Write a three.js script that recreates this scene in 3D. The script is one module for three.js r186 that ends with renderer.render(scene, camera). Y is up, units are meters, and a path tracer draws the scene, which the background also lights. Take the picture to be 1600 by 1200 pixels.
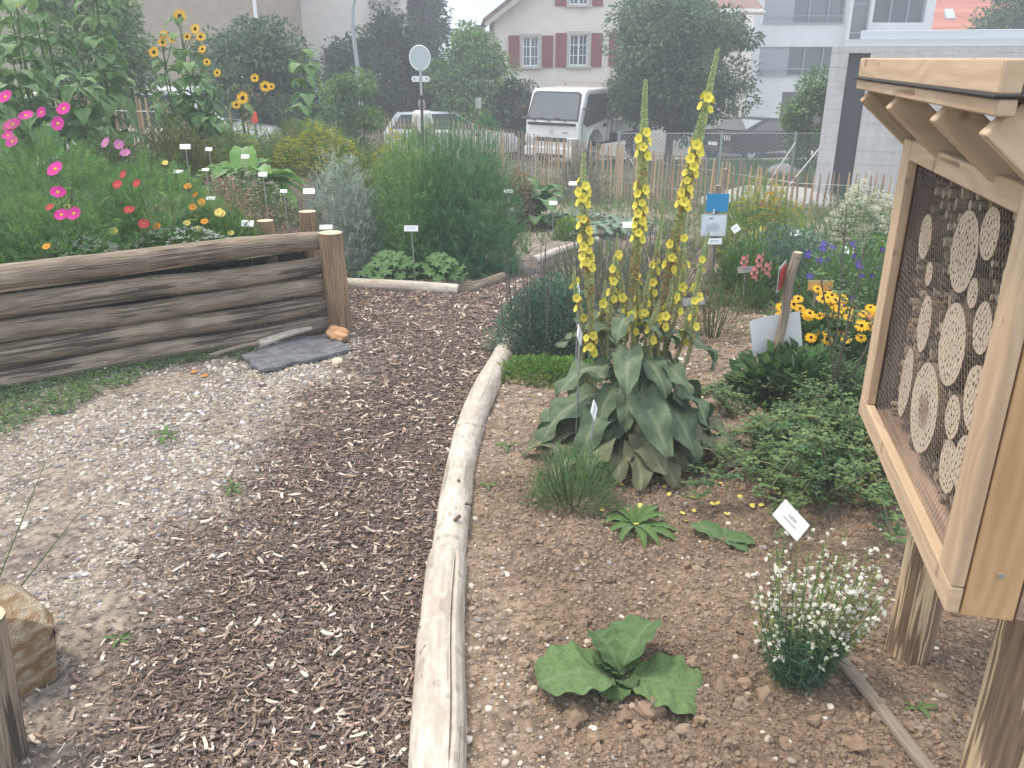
import * as THREE from 'three';
import { mergeGeometries, mergeVertices, toCreasedNormals } from 'three/addons/utils/BufferGeometryUtils.js';
import { RoundedBoxGeometry } from 'three/addons/geometries/RoundedBoxGeometry.js';
import { ConvexGeometry } from 'three/addons/geometries/ConvexGeometry.js';
import { TessellateModifier } from 'three/addons/modifiers/TessellateModifier.js';
import { MarchingCubes } from 'three/addons/objects/MarchingCubes.js';

// ---------- camera ----------
const scene = new THREE.Scene();
const camera = new THREE.PerspectiveCamera(50, 4 / 3, 0.05, 900);
camera.position.set(0, 1.65, 0);
camera.rotation.set(-21.6 * Math.PI / 180, 0, 0);

// ---------- seeded randomness and noise ----------
let seed = 12345;
const reseed = (s) => { seed = s >>> 0; };
const rnd = () => { seed = (seed + 0x6D2B79F5) >>> 0; let t = seed; t = Math.imul(t ^ (t >>> 15), t | 1); t ^= t + Math.imul(t ^ (t >>> 7), t | 61); return ((t ^ (t >>> 14)) >>> 0) / 4294967296; };
const rr = (a, b) => a + (b - a) * rnd();
const gauss = () => (rnd() + rnd() + rnd() + rnd() - 2) * 0.87;
const pick = (a) => a[Math.floor(rnd() * a.length)];
const clamp = (x, a = 0, b = 1) => Math.min(b, Math.max(a, x));
const mix = (a, b, t) => a + (b - a) * t;
const sstep = (a, b, x) => { const t = clamp((x - a) / (b - a)); return t * t * (3 - 2 * t); };
const hash = (x, y) => { let h = Math.imul(x | 0, 374761393) + Math.imul(y | 0, 668265263); h = Math.imul(h ^ (h >>> 13), 1274126177); return ((h ^ (h >>> 16)) >>> 0) / 4294967296; };
function vnoise(x, y, p = 0) {
  const xi = Math.floor(x), yi = Math.floor(y), fx = x - xi, fy = y - yi, u = fx * fx * (3 - 2 * fx), v = fy * fy * (3 - 2 * fy);
  const w = p ? (a) => ((a % p) + p) % p : (a) => a;
  const a = hash(w(xi), w(yi)), b = hash(w(xi + 1), w(yi)), c = hash(w(xi), w(yi + 1)), d = hash(w(xi + 1), w(yi + 1));
  return mix(mix(a, b, u), mix(c, d, u), v);
}
function fbm(x, y, o = 4, p = 0) { let s = 0, a = 0.5, t = 0; for (let i = 0; i < o; i++) { s += a * vnoise(x + i * 17, y + i * 31, p); t += a; x *= 2; y *= 2; p *= 2; a *= 0.5; } return s / t; }

// ---------- sky: bright broken overcast, the same all round ----------
{
  const W = 512, Hh = 256, d = new Float32Array(W * Hh * 4);
  for (let j = 0; j < Hh; j++) for (let i = 0; i < W; i++) {
    const el = ((j + 0.5) / Hh - 0.5) * Math.PI, o = (j * W + i) * 4, u = i / W;
    const s = Math.abs(Math.sin(el)), k = 1 / (0.25 + s);
    const ang = u * Math.PI * 2, cx = Math.cos(ang) * Math.cos(el) * k * 2.2 + 40, cz = Math.sin(ang) * Math.cos(el) * k * 2.2 + 40;
    const c = sstep(0.34, 0.6, fbm(cx, cz, 5));
    const b = el > 0 ? 1 : 0.45;
    d[o] = mix(0.62, 1.0, c) * b; d[o + 1] = mix(0.76, 1.01, c) * b; d[o + 2] = mix(0.98, 1.04, c) * b; d[o + 3] = 1;
  }
  const t = new THREE.DataTexture(d, W, Hh, THREE.RGBAFormat, THREE.FloatType);
  t.mapping = THREE.EquirectangularReflectionMapping; t.magFilter = THREE.LinearFilter; t.minFilter = THREE.LinearFilter; t.needsUpdate = true;
  scene.background = t; scene.environment = t; scene.environmentIntensity = 1; scene.backgroundIntensity = 1;
}
// ---------- veiled sun ----------
const sun = new THREE.DirectionalLight(0xfff1dd, 1.5);
sun.position.set(-14, 34, -10); sun.target.position.set(0, 0, -8);
sun.castShadow = true; sun.shadow.radius = 22; sun.shadow.mapSize.set(2048, 2048);
Object.assign(sun.shadow.camera, { left: -25, right: 25, top: 25, bottom: -25, near: 1, far: 120 });
scene.add(sun, sun.target);
const renderer = new THREE.WebGLRenderer({ antialias: true });
renderer.toneMapping = THREE.LinearToneMapping;
renderer.toneMappingExposure = 1.92;
renderer.shadowMap.enabled = true;
scene.fog = new THREE.FogExp2(0xe6edf2, 0.0076);

// ---------- terrain ----------
const T0 = (z) => { const d = -z; return -Math.min(d < 3.5 ? 0 : d < 5.5 ? 0.085 * (d - 3.5) ** 2 / 4 : 0.085 * (d - 4.5), 1.1) - clamp((d - 24) * 0.09, 0, 0.6); };

// ---------- textures ----------
const enc = (c) => { c = clamp(c); return Math.round(255 * (c <= 0.0031308 ? c * 12.92 : 1.055 * c ** (1 / 2.4) - 0.055)); };
function tex(w, h, fn, srgb = true) {
  const d = new Uint8Array(w * h * 4);
  for (let j = 0; j < h; j++) for (let i = 0; i < w; i++) {
    const c = fn(i / w, j / h), o = (j * w + i) * 4;
    if (srgb) { d[o] = enc(c[0]); d[o + 1] = enc(c[1]); d[o + 2] = enc(c[2]); } else { d[o] = d[o + 1] = d[o + 2] = Math.round(255 * clamp(c)); }
    d[o + 3] = 255;
  }
  const t = new THREE.DataTexture(d, w, h); t.wrapS = t.wrapT = THREE.RepeatWrapping; t.magFilter = THREE.LinearFilter; t.minFilter = THREE.LinearMipmapLinearFilter; t.generateMipmaps = true;
  if (srgb) t.colorSpace = THREE.SRGBColorSpace; t.needsUpdate = true; return t;
}
// grain along v. f(u,v) in 0..1
const lerp3 = (a, b, t) => [mix(a[0], b[0], t), mix(a[1], b[1], t), mix(a[2], b[2], t)];
const grainF = (u, v, n = 48, m = 3, o = 0) => fbm(u * n + o + 1.2 * vnoise(u * 4 + o, v * m * 2, 4), v * m + o, 4, 0);
function grainTex(dark, light, crack, w = 256, h = 1024, n = 40, m = 5) {
  const P = n;
  const f = (u, v) => { const s = u * P, tile = (x, y) => { const e = sstep(0.85, 1, u); return mix(fbm(x, y, 4), fbm(x - P, y, 4), e); }; return tile(s, v * m * 1.0 * 2); };
  const col = tex(w, h, (u, v) => {
    const g = f(u, v), spot = fbm(u * 4, v * 4, 3, 4), c = lerp3(dark, light, clamp((g - 0.25) * 1.6 + (spot - 0.5) * 0.7));
    const k = crack ? sstep(0.69, 0.75, fbm(u * P * 0.6, v * 3, 3, 0)) * crack : 0;
    return lerp3(c, [dark[0] * 0.35, dark[1] * 0.35, dark[2] * 0.35], k);
  });
  const bump = tex(w, h, (u, v) => { const g = f(u, v); const k = crack ? sstep(0.69, 0.75, fbm(u * P * 0.6, v * 3, 3, 0)) * crack : 0; return clamp(g * 0.8 + 0.15 - k * 0.6); }, false);
  for (const t of [col, bump]) t.wrapS = t.wrapT = THREE.MirroredRepeatWrapping;
  return { col, bump };
}
const rep = (t, x, y) => { const c = t.clone(); c.repeat.set(x, y); c.needsUpdate = true; return c; };
const gtWeather = grainTex([0.13, 0.108, 0.086], [0.31, 0.27, 0.22], 0.9, 256, 1024, 26, 6);
const gtPale = (() => { const P = 20, f = (u, v) => 0.5 * fbm(u * P, v * 14, 4, 0) + 0.5 * fbm(u * 14, v * 44, 4, 0), ck = (u, v) => sstep(0.7, 0.74, fbm(u * 18, v * 2.5, 3)) * 0.7 + sstep(0.78, 0.82, vnoise(u * 9, v * 26)) * 0.5; const col = tex(512, 1024, (u, v) => { const g = f(u, v), big = fbm(u * 3, v * 5, 3); return lerp3(lerp3([0.40, 0.345, 0.285], [0.63, 0.575, 0.495], clamp((g - 0.3) * 1.9 + (big - 0.5) * 0.6)), [0.2, 0.16, 0.125], clamp(ck(u, v)) * 0.75); }), bump = tex(512, 1024, (u, v) => clamp(f(u, v) * 0.8 + 0.1 - clamp(ck(u, v)) * 0.4), false); for (const t of [col, bump]) t.wrapS = t.wrapT = THREE.MirroredRepeatWrapping; return { col, bump }; })();
const gtPlank = (() => { const ring = (u, v) => 0.5 + 0.5 * Math.sin((u * 5 + 2.6 * fbm(u * 1.6 + 3, v * 3, 3)) * 6.283 * 1.5), kn = (u, v) => sstep(0.9, 0.955, vnoise(u * 6, v * 14)), f = (u, v) => 0.5 * ring(u, v) + 0.5 * fbm(u * 40, v * 6, 3); const col = tex(512, 1024, (u, v) => lerp3(lerp3([0.43, 0.295, 0.18], [0.61, 0.455, 0.305], clamp(f(u, v) * 0.75 + (fbm(u * 2.2, v * 2.6, 3) - 0.4) * 0.9)), [0.26, 0.15, 0.085], kn(u, v) * 0.85)), bump = tex(512, 1024, (u, v) => f(u, v) * 0.7 + 0.1, false); for (const t of [col, bump]) t.wrapS = t.wrapT = THREE.MirroredRepeatWrapping; return { col, bump }; })();
const gtInnerWood = grainTex([0.23, 0.145, 0.1], [0.48, 0.34, 0.25], 0.2, 256, 1024, 22, 2);  // darker reddish brown grain for the inner boards of the insect hotel
const gtStake = grainTex([0.20, 0.16, 0.12], [0.42, 0.34, 0.26], 0.6);
const gtPost = (() => {
  const f = (u, v) => sstep(0.51, 0.6, fbm(u * 9, v * 3.5, 4, 9) * 0.75 + 0.25 * vnoise(u * 40, v * 10, 40));
  const col = tex(512, 1024, (u, v) => { const k = f(u, v), g = vnoise(u * 60, v * 14, 60); return lerp3(lerp3([0.12, 0.075, 0.045], [0.27, 0.18, 0.11], g), lerp3([0.50, 0.36, 0.21], [0.68, 0.53, 0.34], g), k); });
  const bump = tex(512, 1024, (u, v) => 0.5 - 0.35 * f(u, v) + 0.3 * vnoise(u * 60, v * 14, 60), false);
  for (const t of [col, bump]) t.wrapT = t.wrapS = THREE.MirroredRepeatWrapping;
  return { col, bump };
})();
const noiseBump = tex(512, 512, (u, v) => fbm(u * 32, v * 32, 5, 32), false);
const fineCol = (a, b, n = 24) => tex(512, 512, (u, v) => lerp3(a, b, clamp((fbm(u * n, v * n, 5, n) - 0.5) * 1.9 + 0.5)));

// ---------- materials ----------
const std = (o) => new THREE.MeshStandardMaterial({ roughness: 0.85, side: THREE.DoubleSide, ...o });
const lin = (r, g, b) => new THREE.Color().setRGB(r, g, b);
const plain = (r, g, b, rough = 0.8, o = {}) => std({ color: lin(r, g, b), roughness: rough, ...o });
const M = {};
M.endPost = std({ map: gtStake.col, bumpMap: gtStake.bump, bumpScale: 0.004, roughness: 0.95, color: lin(0.85, 0.7, 0.56) });
M.weather = std({ color: lin(1.12, 1.03, 0.93), map: gtWeather.col, bumpMap: gtWeather.bump, bumpScale: 0.006, roughness: 0.95 });
M.pale = std({ map: gtPale.col, bumpMap: gtPale.bump, bumpScale: 0.003, roughness: 0.9 });
M.plank = std({ map: gtPlank.col, bumpMap: gtPlank.bump, bumpScale: 0.0006, roughness: 0.75 });
M.stake = std({ map: gtStake.col, bumpMap: gtStake.bump, bumpScale: 0.003, roughness: 0.95 });
M.bark = std({ map: gtPost.col, bumpMap: gtPost.bump, bumpScale: 0.004, roughness: 0.9 });
M.innerWood = std({ map: gtInnerWood.col, bumpMap: gtInnerWood.bump, bumpScale: 0.0012, roughness: 0.85 });
M.metal = plain(0.45, 0.47, 0.48, 0.45, { metalness: 0.7 });
M.darkMetal = plain(0.05, 0.055, 0.06, 0.5, { metalness: 0.4 });
M.white = plain(0.8, 0.8, 0.8, 0.5);
M.black = plain(0.02, 0.02, 0.022, 0.6);
M.glass = new THREE.MeshPhysicalMaterial({ color: lin(0.075, 0.09, 0.095), roughness: 0.06, metalness: 0, clearcoat: 1, clearcoatRoughness: 0.05, side: THREE.DoubleSide });
const leafMat = (rough = 0.75, tr = 0.35) => new THREE.MeshPhysicalMaterial({ vertexColors: true, roughness: rough, transmission: tr, thickness: 0, ior: 1.4, specularIntensity: 0.5, side: THREE.DoubleSide });
M.leaf = leafMat(0.8, 0.45);
M.felt = leafMat(0.95, 0.2);
M.hairy = leafMat(0.95, 0.15); M.hairy.bumpMap = noiseBump.clone(); M.hairy.bumpMap.repeat.set(3, 1.5); M.hairy.bumpMap.needsUpdate = true; M.hairy.bumpScale = 0.004; M.hairy.map = tex(256, 256, (u, v) => { const k = 0.95 + 0.55 * (fbm(u * 16, v * 16, 4, 16) - 0.5); return [k * 1.02, k, k * 0.94]; }); M.hairy.map.repeat.set(2, 1);
M.petal = leafMat(0.85, 0.3);
M.vc = std({ vertexColors: true, roughness: 0.85 });

// ---------- naming helpers ----------
const used = new Map();
const numbered = (n) => { const k = used.get(n) || 0; used.set(n, k + 1); return k ? n + '_' + String(k).padStart(3, '0') : n; };
function tag(o, label, category, group) { o.userData.label = label; o.userData.category = category; if (group) o.userData.group = group; return o; }
function thing(name, label, category, [x, y, z] = [0, 0, 0], turn = 0, group) {
  const o = new THREE.Group(); o.name = numbered(name); o.position.set(x, y, z); o.rotation.y = turn; scene.add(o); return tag(o, label, category, group);
}
function mesh(name, g, m, parent) { const o = new THREE.Mesh(g, m); o.name = parent ? name : numbered(name); o.castShadow = o.receiveShadow = true; (parent || scene).add(o); return o; }
const structure = (o) => { o.userData.kind = 'structure'; return o; };
const stuff = (o) => { o.userData.kind = 'stuff'; return o; };
function dup(root, [x, y, z], turn, label, group) {
  const r = root.clone(); r.name = numbered(root.name.replace(/_\d{3}$/, '')); r.userData = { ...root.userData }; r.position.set(x, y, z); r.rotation.y = turn; scene.add(r);
  if (label) r.userData.label = label; if (group) r.userData.group = group; return r;
}

// ---------- geometry helpers ----------
const V = (x, y, z) => new THREE.Vector3(x, y, z);
const box = (w, h, d, x = 0, y = 0, z = 0) => new THREE.BoxGeometry(w, h, d).translate(x, y, z);
const rbox = (w, h, d, r, x = 0, y = 0, z = 0) => new RoundedBoxGeometry(w, h, d, 2, r).translate(x, y, z);
const place = (o, x, y, z) => { o.position.set(x, y, z); return o; };
// a board with its grain along its longest side, uv in metres
function board(w, h, d, r = 0.004) {
  const g = new RoundedBoxGeometry(w, h, d, 2, r), p = g.attributes.position, n = g.attributes.normal, uv = g.attributes.uv, L = w >= h && w >= d ? 0 : h >= d ? 1 : 2, o = rnd() * 7;
  for (let i = 0; i < p.count; i++) {
    const c = [p.getX(i), p.getY(i), p.getZ(i)], nn = [Math.abs(n.getX(i)), Math.abs(n.getY(i)), Math.abs(n.getZ(i))], f = nn.indexOf(Math.max(...nn));
    const A = f === L ? (L + 1) % 3 : [0, 1, 2].find((k) => k !== f && k !== L), B = f === L ? (L + 2) % 3 : L;
    uv.setXY(i, c[A] * 4 + o + f * 0.37, c[B] * 0.8 + o);
  }
  return g;
}
class GB {
  constructor() { this.p = []; this.c = []; this.i = []; this.u = []; }
  v(x, y, z, c, u = 0, w = 0) { this.p.push(x, y, z); this.c.push(c[0], c[1], c[2]); this.u.push(u, w); return this.p.length / 3 - 1; }
  t(a, b, c) { this.i.push(a, b, c); }
  get n() { return this.i.length / 3; }
  geo(smooth = true) {
    const g = new THREE.BufferGeometry();
    g.setAttribute('position', new THREE.BufferAttribute(new Float32Array(this.p), 3)); g.setAttribute('color', new THREE.BufferAttribute(new Float32Array(this.c), 3)); g.setAttribute('uv', new THREE.BufferAttribute(new Float32Array(this.u), 2));
    g.setIndex(this.i.length > 65000 ? new THREE.BufferAttribute(new Uint32Array(this.i), 1) : this.i); g.computeVertexNormals(); return g;
  }
}
const vary = (c, a = 0.2) => { const k = 1 + rr(-a, a), h = rr(-a, a) * 0.4; return [c[0] * k * (1 + h), c[1] * k, c[2] * k * (1 - h)]; };
// unit direction
const dirOf = (az, el) => V(Math.cos(az) * Math.cos(el), Math.sin(el), Math.sin(az) * Math.cos(el));
const tmpA = V(0, 0, 0), tmpB = V(0, 0, 0);
function perp(d) { const s = V(-d.z, 0, d.x); if (s.lengthSq() < 1e-4) s.set(1, 0, 0); return s.normalize(); }
// small folded leaf, two triangles
function leaf(g, p, d, roll, len, w, c, fold = 0.25) {
  const s = perp(d), n = tmpA.crossVectors(s, d).normalize(); if (roll) { s.applyAxisAngle(d, roll); n.applyAxisAngle(d, roll); }
  const mx = p.x + d.x * len * 0.45, my = p.y + d.y * len * 0.45, mz = p.z + d.z * len * 0.45, f = w * fold;
  const a = g.v(p.x, p.y, p.z, c), b = g.v(mx + s.x * w + n.x * f, my + s.y * w + n.y * f, mz + s.z * w + n.z * f, c), e = g.v(mx - s.x * w + n.x * f, my - s.y * w + n.y * f, mz - s.z * w + n.z * f, c);
  const t = g.v(p.x + d.x * len - n.x * f, p.y + d.y * len - n.y * f - len * 0.08, p.z + d.z * len - n.z * f, c);
  g.t(a, t, b); g.t(a, e, t);
}
// thin strip that bends down
function strip(g, p, d, len, w, sag, seg, c, taper = 0.2) {
  const s = perp(d).applyAxisAngle(d, rr(-1.2, 1.2)); let a, b;
  for (let k = 0; k <= seg; k++) {
    const u = k / seg, W = w * mix(1, taper, u) * 0.5, x = p.x + d.x * len * u, y = p.y + d.y * len * u - sag * len * u * u, z = p.z + d.z * len * u;
    const na = g.v(x - s.x * W, y - s.y * W, z - s.z * W, c), nb = g.v(x + s.x * W, y + s.y * W, z + s.z * W, c);
    if (k) { g.t(a, b, nb); g.t(a, nb, na); } a = na; b = nb;
  }
}
// tube through points
function tube(g, pts, rad, sides, c, { cap = true, bump = 0, uvs = 1, capC, groove } = {}) {
  const angs = []; for (let j = 0; j <= sides; j++) angs.push(j / sides); if (groove) { for (const e of [-1, -0.3, 0.3, 1]) angs.push(groove.a + e * groove.w); angs.sort((p, q) => p - q); sides = angs.length - 1; }
  const N = pts.length, first = []; let up = null, len = 0, prev = null; const off = rnd() * 9;
  for (let k = 0; k < N; k++) {
    const a = pts[Math.max(0, k - 1)], b = pts[Math.min(N - 1, k + 1)], d = tmpB.subVectors(b, a).normalize().clone();
    if (!up) up = perp(d); up.sub(d.clone().multiplyScalar(up.dot(d))).normalize(); const s = V(0, 0, 0).crossVectors(d, up);
    if (k) len += pts[k].distanceTo(pts[k - 1]);
    const row = [], R = typeof rad === 'function' ? rad(k / (N - 1)) : Array.isArray(rad) ? rad[k] : rad;
    for (let j = 0; j <= sides; j++) {
      const an = angs[j] * Math.PI * 2, q = (groove && Math.abs(angs[j] - groove.a) < groove.w * 0.5 ? 1 - groove.d * sstep(groove.from, groove.from + 0.06, k / (N - 1)) * (1 - sstep(groove.to - 0.06, groove.to, k / (N - 1))) : 1) * (bump ? R * (1 + bump * (fbm(len * 5 + off, Math.cos(an) * 1.5 + off + 8, 3) + fbm(len * 5 + off + 9, Math.sin(an) * 1.5 + off, 3) - 1)) : R);
      const ca = Math.cos(an) * q, sa = Math.sin(an) * q;
      row.push(g.v(pts[k].x + up.x * ca + s.x * sa, pts[k].y + up.y * ca + s.y * sa, pts[k].z + up.z * ca + s.z * sa, c, angs[j] * uvs + off, len * 0.8 + off));
    }
    if (prev) for (let j = 0; j < sides; j++) { g.t(prev[j], prev[j + 1], row[j + 1]); g.t(prev[j], row[j + 1], row[j]); }
    if (cap && (k === 0 || k === N - 1)) {
      const cc = capC || c, m = g.v(pts[k].x, pts[k].y, pts[k].z, cc, off, len), ring = row.map((r) => g.v(g.p[r * 3], g.p[r * 3 + 1], g.p[r * 3 + 2], cc, off + (g.p[r * 3] - pts[k].x), len + (g.p[r * 3 + 1] - pts[k].y)));
      for (let j = 0; j < sides; j++) k === 0 ? g.t(m, ring[j + 1], ring[j]) : g.t(m, ring[j], ring[j + 1]);
    }
    prev = row;
  }
}
const curve = (pts, n) => new THREE.CatmullRomCurve3(pts.map((p) => p.isVector3 ? p : V(...p))).getPoints(n);
// broad leaf on a bent midrib; wf(u) half width 0..1, lies along +x from the origin in its own space
function broadLeaf({ L, W, wf, a0, a1, fold = 0.3, wave = 0.05, waves = 5, nu = 12, nv = 6, c, rib, sideCurl = 0, ph = 0, veins = 0 }) {
  const g = new GB(); let x = 0, y = 0; const rows = [];
  for (let i = 0; i <= nu; i++) {
    const u = i / nu, a = mix(a0, a1, u); if (i) { x += Math.cos(a) * L / nu; y += Math.sin(a) * L / nu; }
    const nx = -Math.sin(a), ny = Math.cos(a), w = W * wf(u), row = [];
    for (let j = 0; j <= nv; j++) {
      const v = j / nv * 2 - 1, av = Math.abs(v), h = av * w * Math.sin(fold) - sideCurl * w * av * av + wave * W * av * Math.sin(u * waves * 6.28 + ph + (v > 0 ? 1.3 : 0)) + (veins ? veins * W * Math.sin((u - av * 0.22) * 44) * (1 - Math.abs(2 * av - 1)) : 0);
      const k = rib ? Math.max(0, 1 - av * nv * 0.55) : 0, n = 0.9 + 0.2 * hash(i * 7 + (ph * 100 | 0), j * 3);
      const cc = rib ? lerp3([c[0] * n, c[1] * n, c[2] * n], rib, k * 0.7) : [c[0] * n, c[1] * n, c[2] * n];
      row.push(g.v(x + nx * h, y + ny * h, v * w * Math.cos(fold), cc, u, v));
    }
    rows.push(row);
  }
  for (let i = 0; i < nu; i++) for (let j = 0; j < nv; j++) { const a = rows[i][j], b = rows[i][j + 1], d = rows[i + 1][j], e = rows[i + 1][j + 1]; g.t(a, b, e); g.t(a, e, d); }
  return g.geo();
}
// polygon extruded along z (thickness d centred), from [x,y] points
function prism(pts, d, bevel = 0, holes = []) {
  const s = new THREE.Shape(pts.map(([x, y]) => new THREE.Vector2(x, y)));
  for (const h of holes) s.holes.push(new THREE.Path(h.map(([x, y]) => new THREE.Vector2(x, y))));
  const g = new THREE.ExtrudeGeometry(s, { depth: d - 2 * bevel, bevelEnabled: bevel > 0, bevelSize: bevel, bevelThickness: bevel, bevelOffset: -bevel, bevelSegments: 3, curveSegments: 12 });
  return g.translate(0, 0, -d / 2 + bevel);
}
const rect = (x0, y0, x1, y1) => [[x0, y0], [x1, y0], [x1, y1], [x0, y1]];

// ================= ground =================
const pl = (pts, z) => { // piecewise x over z (z falling)
  if (z >= pts[0][1]) return pts[0][0];
  for (let i = 1; i < pts.length; i++) if (z >= pts[i][1]) return mix(pts[i - 1][0], pts[i][0], (z - pts[i - 1][1]) / (pts[i][1] - pts[i - 1][1]));
  return pts[pts.length - 1][0];
};
const logLine = [[-0.18, -0.6], [-0.21, -1.54], [-0.25, -2.05], [-0.25, -2.46], [-0.24, -3.25], [-0.2, -3.82], [-0.03, -4.86], [0.1, -5.6], [0.2, -7], [0.5, -8.4], [1.3, -10.1], [2.2, -12]];
const pathLeft = [[-1.0, -0.6], [-1.1, -1.56], [-1.15, -2.05], [-1.06, -2.81], [-1.04, -3.38], [-0.9, -3.82], [-0.8, -4.41], [-0.85, -4.9], [-1.25, -5.6], [-1.45, -6.8], [-0.42, -6.75], [-0.09, -7.3], [0.15, -8.4], [1.0, -10.1], [1.9, -12]];
const chipW = (x, z) => { if (z < -11.5) return 0; const l = pl(pathLeft, z), r = pl(logLine, z), n = (fbm(x * 2.3 + 9, z * 2.3, 3) - 0.5) * 0.55 * (z > -5 ? 1 : 0.3); return sstep(l - 0.42 + n, l + 0.34 + n, x) * (1 - sstep(r - 0.01, r + 0.01, x)); };
const soilW = (x, z) => { if (x < pl(logLine, z)) return 0; const n = (fbm(x * 2 + 3, z * 2 + 7, 4) - 0.5) * 0.9; return sstep(0.0, 0.35, x - pl(logLine, z) + n * 0.5) * (1 - 0.6 * sstep(-2.85, -3.3, z + n)); };
const gnd = (x, z) => {
  let h = T0(z); const near = z > -14 && z < 1 ? 1 : 0;
  if (near) {
    const r = pl(logLine, z), s = x > r ? 1 : 0;
    h += (fbm(x * 1.3, z * 1.3, 3) - 0.5) * 0.05 + s * (fbm(x * 6, z * 6, 4) - 0.5) * 0.045 + (1 - s) * (fbm(x * 9 + 4, z * 9, 3) - 0.5) * 0.012;
  }
  return h;
};
{
  const g = new GB(), NA = 420, radii = []; let r = 0.15; while (r < 260) { radii.push(r); r *= r < 12 ? 1.014 : 1.05; if (r < 1.2) r *= 1.05; }
  let prev = null; const tick = radii.length;
  // sector in front is finer than the rest
  const angs = []; for (let k = 0; k <= NA; k++) angs.push(-Math.PI / 2 - 0.85 + 1.7 * k / NA); for (let k = 1; k < 60; k++) angs.push(-Math.PI / 2 + 0.85 + (2 * Math.PI - 1.7) * k / 60);
  for (let q = 0; q < tick; q++) {
    const row = [];
    for (let a = 0; a < angs.length; a++) {
      const x = Math.cos(angs[a]) * radii[q], z = Math.sin(angs[a]) * radii[q];
      const cw = chipW(x, z), sw = soilW(x, z), n = fbm(x * 5, z * 5, 4);
      let c = lerp3([0.33, 0.275, 0.22], [0.43, 0.365, 0.295], n);
      c = lerp3(c, [0.36, 0.27, 0.2], x > pl(logLine, z) ? 1 : 0);
      c = lerp3(c, lerp3([0.23, 0.16, 0.108], [0.34, 0.25, 0.175], n), sw);
      c = lerp3(c, [0.14, 0.103, 0.084], cw);
      if (z < -17 || x < -9 || x > 9 || z > 2) c = lerp3(c, [0.09, 0.13, 0.05], 0.7);
      row.push(g.v(x, gnd(x, z), z, c, x, z));
    }
    if (prev) for (let a = 0; a < angs.length; a++) { const b = (a + 1) % angs.length; g.t(prev[a], row[a], row[b]); g.t(prev[a], row[b], prev[b]); }
    else { const m = g.v(0, gnd(0, 0), 0, [0.13, 0.09, 0.07], 0, 0); for (let a = 0; a < angs.length; a++) g.t(m, row[a], row[(a + 1) % angs.length]); }
    prev = row;
  }
  const soilTex = tex(1024, 1024, (u, v) => {
    const a = fbm(u * 48, v * 48, 5, 48), b = fbm(u * 9, v * 9, 3, 9), s = hash(Math.floor(u * 210), Math.floor(v * 210)), k = 0.62 + (a - 0.5) * 1.1 + (b - 0.5) * 0.35 + (s > 0.985 ? 0.25 : 0);
    return [clamp(k), clamp(k * (0.985 + (b - 0.5) * 0.06)), clamp(k * (0.97 - (b - 0.5) * 0.1))];
  });
  const m = std({ vertexColors: true, map: soilTex, bumpMap: tex(1024, 1024, (u, v) => fbm(u * 64, v * 64, 5, 64), false), bumpScale: 0.012, roughness: 1, color: lin(1.5, 1.5, 1.5) });
  m.color.setRGB(1, 1, 1);
  structure(mesh('ground', g.geo(), m));
}
// ---- instanced loose cover ----
const lumpGeo = (s, rough, det = 1) => { const g = mergeVertices(new THREE.IcosahedronGeometry(1, det).deleteAttribute('uv').deleteAttribute('normal')), p = g.attributes.position; for (let i = 0; i < p.count; i++) { const k = 1 + (hash(i * 3 + s * 91, s * 17 + 5) - 0.5) * rough; p.setXYZ(i, p.getX(i) * k, p.getY(i) * k, p.getZ(i) * k); } g.computeVertexNormals(); return g; };
function scatter(name, geo, mat, list) {
  const o = new THREE.InstancedMesh(geo, mat, list.length); o.name = numbered(name); const d = new THREE.Object3D(), c = new THREE.Color();
  list.forEach((q, i) => { d.position.set(...q.p); d.rotation.set(...q.r); d.scale.set(...q.s); d.updateMatrix(); o.setMatrixAt(i, d.matrix); o.setColorAt(i, c.setRGB(...q.c)); });
  o.castShadow = o.receiveShadow = true; scene.add(o); return stuff(o);
}
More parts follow.
